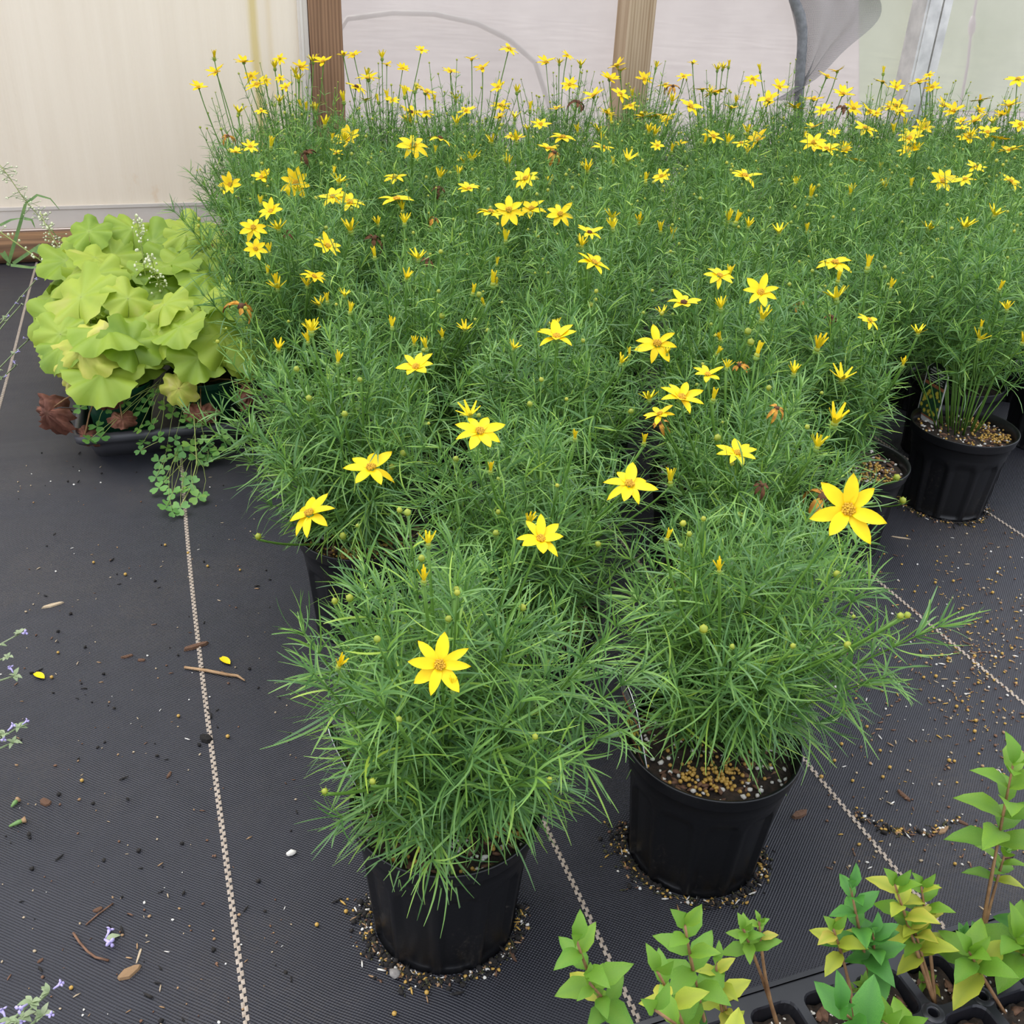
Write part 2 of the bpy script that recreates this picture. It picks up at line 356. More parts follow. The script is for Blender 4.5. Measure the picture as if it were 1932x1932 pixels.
# timber sill
V = []; Fc = []; prof = [(WY-.07, .004), (WY-.078, .022), (WY-.074, .048), (WY-.062, .062), (WY-.02, .066), (WY+.01, .066), (WY+.01, .0)]
xs = np.linspace(-1.6, .42, 14); rnd = random.Random(5)
for x in xs:
    for (y, z) in prof: V.append((x, y+rnd.uniform(-.0015, .0015), max(0, z+rnd.uniform(-.0012, .0012))))
k = len(prof)
for i in range(len(xs)-1):
    for j in range(k): Fc.append((i*k+j, (i+1)*k+j, (i+1)*k+(j+1) % k, i*k+(j+1) % k))
Fc += [tuple(range(k)), tuple((len(xs)-1)*k+j for j in range(k))[::-1]]
tag(ob('baseboard_back', mk('baseboard_back', V, Fc, M_timber, True)), 'rounded brown timber sill along the foot of the cream panel', kind='structure')
# outside, seen hazily through the film
g = G(); g.box((-60, WY+.12, -.06), (200, 500, -.02)); tag(ob('outside_ground', g.mesh('outside_ground', M_gravel, False)), 'pinkish gravel yard outside beyond the film', kind='structure')
g = G(); g.add([(4.4, 5.8, -.012), (16, 4.6, -.012), (560, 400, -.012), (290, 400, -.012)], [(0, 1, 2, 3)]); tag(ob('outside_lawn', g.mesh('outside_lawn', M_lawn, False)), 'pale green lawn outside behind the gravel yard', kind='structure')
# hanging shade netting just behind the film
nu, nv = 24, 30; v = []; f = []; uv = []
YN = WY+.045


for j in range(nv+1):
    t = j/nv; py = -110+300*t
    xl = 1484+ (26*math.sin(min(1, max(0, (py+20)/140))*PI*.55)); xr = 1655-(max(0, py)/130)**1.7*105+8*math.sin(py*.05)
    a = ony(xl, py, YN); b = ony(xr, py, YN)
    for i in range(nu+1):
        s = i/nu; p = a.lerp(b, s); v.append((p.x, YN+.02*math.sin(s*9+t*2)*.6+.012*math.sin(s*17), p.z)); uv.append((s*.9, t*1.25))
for j in range(nv):
    for i in range(nu): q = j*(nu+1)+i; f.append((q, q+1, q+nu+2, q+nu+1))
me = mk('netting', v, f, M_net); ul = me.uv_layers.new(name='UVMap')
for lp in me.loops: ul.data[lp.index].uv = uv[lp.vertex_index]
nr = root('shade_netting', (0, 0, 0), 'grey knitted shade netting hanging in a fold against the film', 'netting')
ob('net_sheet', me, nr)
g = G(); pts = [ony(x, y, YN-.004) for x, y in ((1470, -110), (1488, -40), (1498, 0), (1510, 30), (1514, 60), (1513, 95), (1510, 130), (1508, 170), (1506, 230))]
g.tube(pts, [.015, .015, .016, .017, .016, .016, .016, .016, .015], 8); ob('rolled_edge', g.mesh('rolled_edge', M_netd), nr)
YN = WY+.10
g = G(); g.tube([ony(x, y, YN+.02) for x, y in ((1845, -100), (1842, 0), (1832, 60), (1826, 120), (1812, 200))], .005, 6)
g.tube([ony(x, y, YN+.02) for x, y in ((1836, 30), (1834, 45), (1833, 58), (1831, 66))], [.007, .012, .012, .007], 7)
tag(ob('tie_cord', g.mesh('tie_cord', M_galv)), 'thin grey cord with a knot hanging outside the film', 'cord')
pts = [ony(x, y, YN+.03) for x, y in ((640, 60), (655, 35), (740, 24), (820, 26), (900, 44), (960, 74), (1010, 118))]; e = pts[-1]
pts = [Vector((pts[0].x, pts[0].y, -.02))]+pts+[Vector((e.x+.10, e.y, .25)), Vector((e.x+.13, e.y, -.02))]
g = G(); g.tube(pts, .008, 6)  # plain grey tube arching behind the film, ends run down to the ground
tag(ob('looped_tubing', g.mesh('looped_tubing', M_galv)), 'grey tubing looped up faintly behind the film between the wooden posts', 'hose')

# ------------------------------------------------------------------ nursery pot
def pot_mesh(name, rb, rt, h, npan, mat, nseg=120, rec=.0026):
    zs = [0, .003, .012, .03, .06, .09, .100, .106, .112, .118, .126, .130, .134, .146, .148, .150, .160, .164, .165]
    zs = [z/.165*h for z in zs]; V = []; Fc = []
    def rad(z, a):
        u = z/h; r = rb+(rt*.93-rb)*u
        if u > .80: r += .0012
        if u > .885: r = rt-.0022
        if u > .95: r = rt
        if .01 < u < .72:
            q = (a*npan/(2*PI)) % 1.0; d = min(q, 1-q)*2           # 0 at rib, 1 mid panel
            k = min(1, max(0, (d-.16)/.14)); top = .70-.06*(1-min(1, d*1.6))
            if u > top: k = 0
            r -= rec*k
        return r
    for z in zs:
        for j in range(nseg): a = 2*PI*j/nseg; r = rad(z, a); V.append((r*math.cos(a), r*math.sin(a), z))
    n = len(zs)
    inner = [(rt-.0012, h*1.002), (rt-.004, h*.99), (rt-.0055, h*.93), (rt-.008, h*.80)]
    for r, z in inner:
        for j in range(nseg): a = 2*PI*j/nseg; V.append((r*math.cos(a), r*math.sin(a), z))
    for i in range(n+len(inner)-1):
        for j in range(nseg): Fc.append((i*nseg+j, i*nseg+(j+1) % nseg, (i+1)*nseg+(j+1) % nseg, (i+1)*nseg+j))
    Fc.append(tuple(range(nseg))[::-1])
    return mk(name, V, Fc, mat)
POT = pot_mesh('pot', .0635, .081, .140, 11, M_pot, 132, .0042)
SZ = .123
def soil_mesh(seed, r=.0755, z=SZ):
    rnd = random.Random(seed); V = [(0, 0, z+.004)]; Fc = []; nr, ns = 7, 36
    for i in range(1, nr+1):
        for j in range(ns):
            a = 2*PI*j/ns; q = r*i/nr; V.append((q*math.cos(a), q*math.sin(a), z+.004*(1-(i/nr)**2)+rnd.uniform(-.003, .003)*(i < nr)))
    for j in range(ns): Fc.append((0, 1+j, 1+(j+1) % ns))
    for i in range(nr-1):
        for j in range(ns): a = 1+i*ns+j; b = 1+i*ns+(j+1) % ns; Fc.append((a, a+ns, b+ns, b))
    return mk('soil', V, Fc, M_soil)
def grit_mesh(seed, ang=None):
    rnd = random.Random(seed); g = G()
    cl = [(rnd.uniform(.03, .06), (ang if ang is not None else rnd.random()*6.3)+rnd.gauss(0, .5)) for _ in range(3)]
    for k in range(150):
        q, a = cl[k % 3]; x = q*math.cos(a)+rnd.gauss(0, .011); y = q*math.sin(a)+rnd.gauss(0, .011)
        if k % 4 == 0: q = .072*math.sqrt(rnd.random()); a = rnd.random()*6.3; x, y = q*math.cos(a), q*math.sin(a)
        if math.hypot(x, y) > .073: continue
        g.blob((x, y, SZ+.004+rnd.random()*.003), rnd.uniform(.0016, .0023), rnd, 0, j=.08)
    for k in range(110):
        q = .073*math.sqrt(rnd.random()); a = rnd.random()*6.3
        g.blob((q*math.cos(a), q*math.sin(a), SZ+.003), rnd.uniform(.0012, .0034), rnd, 1, (1, .8, .7), .3)
    for k in range(110):
        q = .073*math.sqrt(rnd.random()); a = rnd.random()*6.3
        g.blob((q*math.cos(a), q*math.sin(a), SZ+.003), rnd.uniform(.002, .006), rnd, 2, (1.3, .5, .4), .3)
    return g.mesh('grit', [M_pellet, M_perl, M_bark], True)
SOILS = [soil_mesh(i) for i in range(3)]; GRITS = [grit_mesh(40+i) for i in range(3)]

# ------------------------------------------------------------------ thread-leaved foliage (numpy)
def ribbons(P, D, L, Wd, S, bend, seg, tone):
    """P start, D unit dir, L length, S side unit, bend vec (added * s^2)"""
    n = len(P); t = np.linspace(0, 1, seg+1); prof = np.interp(t, [0, .12, .35, .8, 1], [.55, .8, 1, .85, .22])
    pts = P[:, None, :]+D[:, None, :]*(L[:, None, None]*t[None, :, None])+bend[:, None, :]*(t[None, :, None]**2)
    off = S[:, None, :]*(Wd[:, None, None]*.5*prof[None, :, None])
    V = np.stack([pts-off, pts+off], 2).reshape(-1, 3)
    base = (np.arange(n)*(seg+1)*2)[:, None]; k = np.arange(seg)*2
    Fc = np.stack([base+k, base+k+1, base+k+3, base+k+2], 2).reshape(-1, 4)
    T = np.repeat(np.clip(tone[:, None]+0*t[None, :], 0, 1), 2, 1).reshape(-1)
    return V, Fc, T
def npmesh(name, V, Fc, T, mat):
    me = bpy.data.meshes.new(name); me.vertices.add(len(V)); me.vertices.foreach_set('co', V.astype(np.float32).ravel())
    me.loops.add(Fc.size); me.loops.foreach_set('vertex_index', Fc.astype(np.int32).ravel())
    me.polygons.add(len(Fc)); me.polygons.foreach_set('loop_start', np.arange(0, Fc.size, 4, dtype=np.int32))
    me.polygons.foreach_set('loop_total', np.full(len(Fc), 4, np.int32)); me.polygons.foreach_set('use_smooth', np.ones(len(Fc), bool))
    a = me.attributes.new('tone', 'FLOAT', 'POINT'); a.data.foreach_set('value', T.astype(np.float32))
    me.materials.append(mat); me.update(calc_edges=True); return me
def unit(a): return a/np.maximum(np.linalg.norm(a, axis=-1, keepdims=True), 1e-9)
def plant(seed, H=.235, R=.125, nst=44, nlow=16, lean=(0, 0), leafL=.047, leafW=.0025, nstalk=6, stalkH=.06, seg=5, front=None, crown=(0, 0), tmin=0, nwild=0, thr=(3, 7)):
    """returns foliage, stems and buds meshes; local origin at pot base"""
    rs = np.random.RandomState(seed); P = []; D = []; L = []; S = []; B = []; T = []; Wd = []
    stems = G(); buds = G(); rnd = random.Random(seed)
    jobs = []
    for k in range(nst):
        u = math.sqrt((k+.5)/nst); a = k*2.39996+rs.uniform(-.3, .3)
        jobs.append((u, a, H*(1-.36*u**2.2)*rs.uniform(.86, 1.07), R*u*rs.uniform(.88, 1.1), 'm'))
    for k in range(nlow):
        jobs.append((1, rs.uniform(0, 6.28), rs.uniform(.14, .55)*H, R*rs.uniform(.55, .92), 'l'))
    for k in range(nwild):
        jobs.append((1, rs.uniform(0, 6.28), rs.uniform(.5, .95)*H, R*rs.uniform(1.05, 1.25), 'w'))
    if front:
        for (a, h, r) in front: jobs.append((1, a, h, r, 'l'))
    for k in range(nstalk):
        u = math.sqrt(rs.rand()); a = rs.uniform(0, 6.28); jobs.append((u, a, H*(1-.25*u*u)+rs.uniform(.25, 1)*stalkH, R*u*1.08, 's'))
    for (u, a, h, rr, kind) in jobs:
        ca, sa = math.cos(a), math.sin(a); br = .03*u
        p0 = Vector((br*ca+crown[0], br*sa+crown[1], SZ)); p2 = Vector((rr*ca+lean[0]*h/H+crown[0], rr*sa+lean[1]*h/H+crown[1], SZ+h))
        if kind == 'l': p1 = Vector((rr*.45*ca+crown[0], rr*.45*sa+crown[1], SZ+h*.75))
        else: p1 = Vector((rr*.55*ca+lean[0]*.3+crown[0], rr*.55*sa+lean[1]*.3+crown[1], SZ+h*.55))
        n = 12; pts = bez(p0, p1, p2, n)
        stems.tube([pts[i] for i in range(0, n, 2)]+[pts[-1]], [.0013, .0012, .0011, .001, .0009, .0008, .0007], 3, 0, .5)
        if kind == 's':
            c = pts[-1]; r = rs.uniform(.0014, .0031)
            buds.blob(c+Vector((0, 0, r*.7)), r, rnd, 0, (1, 1, 1.05), .05)
            for q in range(5):
                b = rs.uniform(0, 6.28); d = Vector((math.cos(b), math.sin(b), .25)); sd = Vector((-d.y, d.x, 0))*.0006
                buds.add([c-sd, c+sd, c+d*rs.uniform(.005, .008)], [(0, 1, 2)], 1)
        length = sum((pts[i+1]-pts[i]).length for i in range(n-1)); nn = max(4, int(length/.0205))
        for q in range(nn):
            t = (q+.9)/nn if kind != 's' else (q+.4)/nn*.93
            if t > 1: t = 1
            if t < tmin: continue
            x = t*(n-1); i = min(int(x), n-2); c = pts[i].lerp(pts[i+1], x-i); tg = (pts[i+1]-pts[i]).normalized()
            o1 = tg.orthogonal().normalized(); o2 = tg.cross(o1); sp = q*PI/2+a
            sz = 1-.45*max(0, t-.72)/.28
            if kind == 's': sz *= .6
            if t < .25 and kind == 'm': sz *= .8
            for side in (0, PI):
                for m in range(rs.randint(*thr) if kind != 's' else 2):
                    fan = rs.uniform(-.75, .75); az = sp+side+fan; sd = o1*math.cos(az)+o2*math.sin(az)
                    ph = rs.uniform(.75, 1.35) if t < .85 else rs.uniform(.3, 1.1)
                    d = tg*math.cos(ph)+sd*math.sin(ph)
                    ln = leafL*sz*rs.uniform(.65, 1.28)
                    P.append(c); D.append(d); L.append(ln); Wd.append(leafW*rs.uniform(.72, 1.12)*(.75+.25*sz))
                    vv = d.cross(Vector((rs.normal(0, .5), rs.normal(0, .5), 1))); S.append(vv)
                    w = Vector((rs.normal(0, 1), rs.normal(0, 1), rs.normal(-.45, 1))); w = w-d*w.dot(d)/max(1e-6, d.length_squared); B.append(w.normalized()*(rs.uniform(.12, .70)*ln)-d*(ln*.04))
                    T.append(np.clip(.46+rs.normal(0, .18)+(.12 if kind == 's' else 0)+(.1 if rs.rand() < .08 else 0), 0, 1))
    V, Fc, TT = ribbons(np.array(P), unit(np.array(D)), np.array(L), np.array(Wd), unit(np.array(S)), np.array(B), seg, np.array(T))
    return (npmesh('foliage', V, Fc, TT, M_fol), stems.mesh('stems', M_stem, True, True), buds.mesh('buds', [M_bud, M_calyx], True) if nstalk else None)

# plant positions on the cloth (metres)
rP = random.Random(11)
PL = []   # x, y, key, height scale
NEAR = [(.165, .575), (.417, .580), (.320, .812), (.572, .820), (.186, 1.035), (.43, 1.045), (.672, 1.055), (.905, 1.05), (1.157, 1.108)]
for p in NEAR: PL.append(p)
rowY = 1.27; k = 0
while rowY < 2.74:
    x = .195+(.12 if k % 2 == 0 else 0); xmax = rowY*1.10+.15
    while x < xmax:
        px, py = x+rP.uniform(-.018, .018), rowY+rP.uniform(-.015, .015)
        if all((px-a)**2+(py-b)**2 > .19**2 for a, b in PL): PL.append((px, py))
        x += .242
    rowY += .222; k += 1
FR = -2.05   # direction towards the camera
NV = [plant(101, .232, .122, 38, 12, (-.005, -.005), .052, .0019, 5, .05, 7, [(-2.0, .045, .07), (-1.4, .04, .065), (-2.7, .045, .075), (-.6, .05, .08)], (0, .008), 0, 4, (4, 8)),
      plant(102, .212, .122, 38, 8, (.035, .0), .053, .0019, 5, .04, 7, [(-1.5, .06, .05), (-1.2, .05, .06), (-.5, .06, .09), (0, .07, .11), (.4, .06, .12)], (.012, .03), 0, 4, (4, 8)),
      plant(103, .235, .116, 38, 10, (-.01, .0), .048, .0018, 6, .05, 6, None, (0, 0), 0, 5),
      plant(104, .235, .118, 38, 10, (.02, .0), .048, .0018, 6, .05, 6, None, (0, 0), 0, 5),
      plant(105, .245, .13, 40, 10, (-.025, .01), .046, .0021, 6, .06, 6, None, (-.01, .015), 0, 8),
      plant(106, .25, .118, 40, 8, (.0, .0), .046, .0021, 6, .06, 5, None, (0, 0), 0, 4),
      plant(107, .26, .122, 40, 8, (.01, .0), .046, .0021, 6, .06, 5, None, (0, 0), 0, 4),
      plant(108, .26, .115, 38, 4, (-.045, .04), .046, .0021, 6, .06, 5, None, (-.025, .025), 0, 4),
      plant(109, .29, .125, 22, 0, (-.01, .06), .046, .0021, 6, .06, 5, None, (.0, .015), .42, 4, (6, 10))]
FVR = [plant(200+i, .268, .135, 40, 6, (0, 0), .046, .0019, 15, .12, 4, None, (0, 0), 0, 3, (3, 7)) for i in range(5)]
FRONT_LABELS = ['potted yellow threadleaf coreopsis with one open bloom, foliage hiding most of its pot rim',
    'potted coreopsis whose printed tag and gravelly potting mix show at the rim, foliage leaning outwards',
    'potted coreopsis standing between the two foremost black pots, directly behind them',
    'potted coreopsis directly behind the pot with the exposed printed tag',
    'potted coreopsis at the open edge by the lime-leaved plants, white tag edge at its rim',
    'potted coreopsis inside the block, diagonally behind the two foremost pots',
    'potted coreopsis beside the narrow dark gap running into the block',
    'potted coreopsis with a bare patch of mustard pellets showing beside its foliage',
    'tall potted coreopsis with upright printed tag and bare stems above pellet-strewn soil']
FARL = [('potted coreopsis in the outermost column beside the lime-leaved plants and their tray', 'coreopsis column beside the lime-leaved plants'),
    ('potted coreopsis in the hindmost row, its buds standing against the film wall', 'coreopsis row along the film wall'),
    ('potted coreopsis in the row just behind the pellet-strewn black pots', 'coreopsis row behind the visible pots'),
    ('potted coreopsis with many yellow blooms, hemmed in by others on every side', 'coreopsis pots inside the flowering block')]
PLANTS = []
for i, (x, y) in enumerate(PL):
    near = i < len(NEAR)
    r = root('potted_coreopsis', (x, y, 0), FRONT_LABELS[i] if near else FARL[0 if x < .26 else 1 if y > 2.45 else 2 if y < 1.35 else 3][0], 'potted plant',
             None if near else FARL[0 if x < .26 else 1 if y > 2.45 else 2 if y < 1.35 else 3][1])
    ob('pot', POT, r, rot=(0, 0, rP.random()*6.3)); ob('soil', SOILS[i % 3], r)
    if near: tag(ob('fertilizer_and_perlite', grit_mesh(60+i, {1: -1.5, 7: -.6, 8: -.3, 4: -1.8}.get(i)), r), kind='stuff')
    fo, st, bu = NV[i] if near else FVR[i % 5]
    rz = 0 if near else rP.random()*6.3; sc = 1 if near else (1, 1, rP.uniform(.95, 1.08))
    tag(ob('foliage', fo, r, rot=(0, 0, rz), scale=sc), kind='stuff'); ob('stems', st, r, rot=(0, 0, rz), scale=sc)
    if bu: tag(ob('buds', bu, r, rot=(0, 0, rz), scale=sc), kind='stuff')
    PLANTS.append(r)
HTS = [.232, .215, .235, .235, .245, .25, .26, .26, .28]
def canopy(x, y):
    best = 0
    for i, (a, b) in enumerate(PL):
        d2 = (x-a)**2+(y-b)**2
        if d2 < .0289:
            h = (HTS[i] if i < len(HTS) else .272); z = SZ+h*(1-.36*(d2/.0156)**1.1)
            best = max(best, z)
    return best
def onplants(px, py, lift=.025):
    d = ray(px, py); t = .45
    while t < 3.6:
        p = O+d*t
        if p.y > 2.70 or p.z < .15: break
        if p.z < canopy(p.x, p.y)+lift: return p
        t += .006
    # over the top of the block or into a gap: the nearest plant the ray passes by
    best = None; t = .45
    while t < 3.2:
        p = O+d*t
        if p.y < 2.72:
            for i, (a, b) in enumerate(PL):
                dd = math.hypot(p.x-a, p.y-b); h = .40 if i < 9 else .47
                sc = max(0, dd-.11)*1.5+abs(p.z-h)*(1 if p.z > h else 1.0)
                if best is None or sc < best[0]: best = (sc, p.copy())
        t += .02
    return best[1]

# ------------------------------------------------------------------ flowers (unit: radius 1 cm based, real metres)
def petal_mesh(seed, L=.024, Wd=.0105, droop=.1):
    rnd = random.Random(seed); V = []; Fc = []; n = 6
    for i in range(n+1):
        t = i/n; w = Wd*.5*(math.sin(PI*min(1, t*.93+.10))**.62)*(1 if t < 1 else .18)
        x = .003+L*t; z = .0016*math.sin(t*PI)-droop*L*t*t
        V += [(x, -w, z+.0008), (x, 0, z-.0008*math.sin(t*PI)), (x, w, z+.0008)]
    for i in range(n):
        a = i*3; Fc += [(a, a+3, a+4, a+1), (a+1, a+4, a+5, a+2)]
    return mk('petal', V, Fc, M_petal)
PETS = [petal_mesh(1, .024, .0105, .05), petal_mesh(2, .022, .0095, .16), petal_mesh(3, .025, .0112, -.05), petal_mesh(4, .023, .0085, .25)]
def disc_mesh(seed, dark=0):
    rnd = random.Random(seed); g = G()
    for i in range(26):
        r = .0044*math.sqrt((i+.5)/26); a = i*2.4; g.blob((r*math.cos(a), r*math.sin(a), .0032-60*r*r+rnd.random()*.0012), .00115, rnd, 0, (1, 1, 1.5), .1)
    pr = [(.0022, -.0048), (.0042, -.0028), (.0046, .0002), (.0030, .0022)]; k = 10
    V = [(r*math.cos(2*PI*j/k), r*math.sin(2*PI*j/k), z) for r, z in pr for j in range(k)]
    g.add(V, [(i*k+j, i*k+(j+1) % k, (i+1)*k+(j+1) % k, (i+1)*k+j) for i in range(3) for j in range(k)]+[tuple(range(k))[::-1], tuple(3*k+j for j in range(k))], 1)
    for j in range(8):
        a = 2*PI*j/8+.3; d = Vector((math.cos(a), math.sin(a), 0)); s = Vector((-d.y, d.x, 0))*.0012
        g.add([d*.0035-s+Vector((0, 0, -.002)), d*.0035+s+Vector((0, 0, -.002)), d*.0085+Vector((0, 0, -.0032))], [(0, 1, 2)], 1)
    return g.mesh('flower_head', [[M_disc, M_wiltd][dark], M_calyx], True)
DISCS = [disc_mesh(1), disc_mesh(2), disc_mesh(3, 1)]
def joined_flower(seed):
    rnd = random.Random(seed); g = G(); base = DISCS[seed % 2]
    n = rnd.choice((7, 8, 8)); up = rnd.uniform(-.15, .55)
    for j in range(n):
        a = 2*PI*(j+rnd.uniform(-.2, .2))/n; tl = up+rnd.uniform(-.25, .25); L = .024*rnd.uniform(.85, 1.05)
        rot = Matrix.Rotation(a, 3, 'Z') @ Matrix.Rotation(-tl, 3, 'Y'); V = []; m = 4
        for i in range(m+1):
            t = i/m; w = .005*(math.sin(PI*min(1, t*.93+.10))**.62)*(1 if t < 1 else .2)
            for s in (-1, 0, 1): V.append(rot @ Vector((.003+L*t, s*w, .001*abs(s)-.08*L*t*t)))
        g.add(V, [(i*3+q, i*3+3+q, i*3+4+q, i*3+1+q) for i in range(m) for q in (0, 1)], 0)
    for i in range(9):
        r = .0044*math.sqrt((i+.5)/9); a = i*2.4; g.blob((r*math.cos(a), r*math.sin(a), .003-60*r*r), .0018, rnd, 1, (1, 1, 1.3), .1)
    g.blob((0, 0, -.001), .005, rnd, 2, (1, 1, .8), .05)
    return g.mesh('flower', [M_petal, M_disc, M_calyx], True)
JFL = [joined_flower(20+i) for i in range(6)]
def opening(seed, spread=.45, L=.017):
    rnd = random.Random(seed); g = G(); n = 8
    for j in range(n):
        a = 2*PI*j/n+rnd.uniform(-.15, .15); tl = PI/2-spread*rnd.uniform(.6, 1.3); ll = L*rnd.uniform(.8, 1.1)
        rot = Matrix.Rotation(a, 3, 'Z') @ Matrix.Rotation(-tl, 3, 'Y'); V = []; m = 3
        for i in range(m+1):
            t = i/m; w = .0027*(1-.72*t)*(.7+.3*min(1, t*4))
            for s in (-1, 0, 1): V.append(rot @ Vector((.002+ll*t, s*w, .0007*abs(s)))+Vector((0, 0, .001)))
        g.add(V, [(i*3+q, i*3+3+q, i*3+4+q, i*3+1+q) for i in range(m) for q in (0, 1)], 0)
    g.blob((0, 0, .0022), .0034, rnd, 2, (1, 1, .9), .05); g.blob((0, 0, -.001), .0036, rnd, 1, (1, 1, .9), .05)
    for j in range(6):
        a = 2*PI*j/6; d = Vector((math.cos(a), math.sin(a), 0)); s = Vector((-d.y, d.x, 0))*.0009
        g.add([d*.003-s, d*.003+s, d*.0085+Vector((0, 0, .001))], [(0, 1, 2)], 1)
    return g.mesh('opening_flower', [M_open, M_calyx, M_bud], True)
OPN = [opening(1, .35), opening(2, .55), opening(3, .75), opening(4, .25, .014)]
def wilted(seed, brown):
    rnd = random.Random(seed); g = G()
    for j in range(6):
        a = 2*PI*j/6+rnd.uniform(-.4, .4); L = .02*rnd.uniform(.7, 1.1); V = []; m = 4; dr = rnd.uniform(.5, 1.1)
        for i in range(m+1):
            t = i/m; w = .0036*math.sin(PI*min(1, t*.9+.12))*(1 if t < 1 else .3); q = t*dr*1.9
            p = Vector((.003+L*math.sin(q)/1.6, 0, .002-L*(1-math.cos(q))/1.3)); rot = Matrix.Rotation(a, 3, 'Z')
            for s in (-1, 0, 1): V.append(rot @ (p+Vector((.0016*abs(s), s*w*rnd.uniform(.7, 1.1), .0012*abs(s)))))
        g.add(V, [(i*3+q, i*3+3+q, i*3+4+q, i*3+1+q) for i in range(m) for q in (0, 1)], 0)
    g.blob((0, 0, .002), .0046, rnd, 1, (1, 1, 1.1), .25)
    return g.mesh('withered_flower', [M_wiltd if brown else M_wilt, M_wiltd], True)
WLT = [wilted(1, 0), wilted(2, 0), wilted(3, 1), wilted(4, 1)]
def bud_mesh(seed):
    rnd = random.Random(seed); g = G(); g.blob((0, 0, .0025), .0038, rnd, 0, (1, 1, 1.1), .04)
    for j in range(7):
        a = 2*PI*j/7; d = Vector((math.cos(a), math.sin(a), 0)); s = Vector((-d.y, d.x, 0))*.0008
        g.add([d*.002-s, d*.002+s, d*.0075+Vector((0, 0, .003))], [(0, 1, 2)], 1)
    g.blob((0, 0, -.0004), .0029, rnd, 1, (1, 1, .7), .05)
    return g.mesh('bud', [M_bud, M_calyx], True)
BUD = [bud_mesh(1), bud_mesh(2)]

rF = random.Random(77)
def nearest(p):
    return min(range(len(PL)), key=lambda i: (PL[i][0]-p.x)**2+(PL[i][1]-p.y)**2)
def put(kind, px, py, dia=None, nrm=None, lift=.025, pk=None, at=None):
    p = O+ray(px, py)*at if at else onplants(px, py, lift); i = pk if pk is not None else nearest(p)
    r = PLANTS[i]; dist = (p-O).length
    tocam = (O-p).normalized()
    if nrm is None:
        a = rF.random()*2*PI; tl = rF.uniform(.1, .55); n = Vector((math.cos(a)*math.sin(tl), math.sin(a)*math.sin(tl), math.cos(tl)))
        n = (n+tocam*rF.uniform(.1, .5)).normalized()
        if kind in ('open', 'bud'): n = (Vector((0, 0, 1))+Vector((rF.gauss(0, .18), rF.gauss(0, .18), 0))).normalized()
    else:   # (right, up) image lean mixed with towards-camera and vertical
        n = (tocam*nrm[0]+Vector((0, 0, 1))*nrm[1]+RT*nrm[2]).normalized()
    q = n.to_track_quat('Z', 'Y') @ Quaternion((0, 0, 1), rF.random()*6.3)
    base = {'full': .054, 'join': .052, 'open': .026, 'wilt': .030, 'bud': .0085}[kind]
    real = dia*dist/F if dia else base
    s = min(1.25, max(.62, real/base))
    loc = p-Vector(r.location)
    if kind == 'full':
        o = ob('flower', DISCS[rF.choice((0, 1, 0, 1, 2)) if dia and dia < 80 else rF.choice((0, 1))], r, loc, q, s); m = rF.choice((7, 8, 8)); a0 = rF.random()
        up = rF.uniform(-.05, .35)
        for j in range(m):
            ob('petal', PETS[rF.randrange(4)], o, (0, 0, 0), (0, -(up+rF.uniform(-.22, .2)), a0+2*PI*(j+rF.uniform(-.16, .16))/m), (rF.uniform(.88, 1.05), rF.uniform(.9, 1.1), 1))
    else:
        src = {'join': JFL, 'open': OPN, 'wilt': WLT, 'bud': BUD}[kind]
        o = ob({'join': 'flower', 'open': 'opening_flower', 'wilt': 'withered_flower', 'bud': 'bud'}[kind], (rF.choice(src[:2]) if kind == 'wilt' and dia > 50 else rF.choice(src)), r, loc, q, s)
    # stalk from inside the foliage up to the head
    c = Vector((PL[i][0], PL[i][1], SZ+.06)); foot = c.lerp(p, .35); foot.z = min(foot.z, p.z-.06)
    lenz = max(.05, p.z-foot.z); mid = Vector((p.x, p.y, p.z))-n*lenz*.3; mid = mid.lerp(foot, .35)
    qi = q.inverted(); pts = [(qi @ (w-p))/s for w in bez(foot, mid, p-n*.002, 7)]
    gg = G(); gg.tube(pts, [.0013/s]*5+[.0012/s, .0014/s], 4, 0, .6)
    ob('stalk', gg.mesh('stalk', M_stem, True, True), o)
    return o
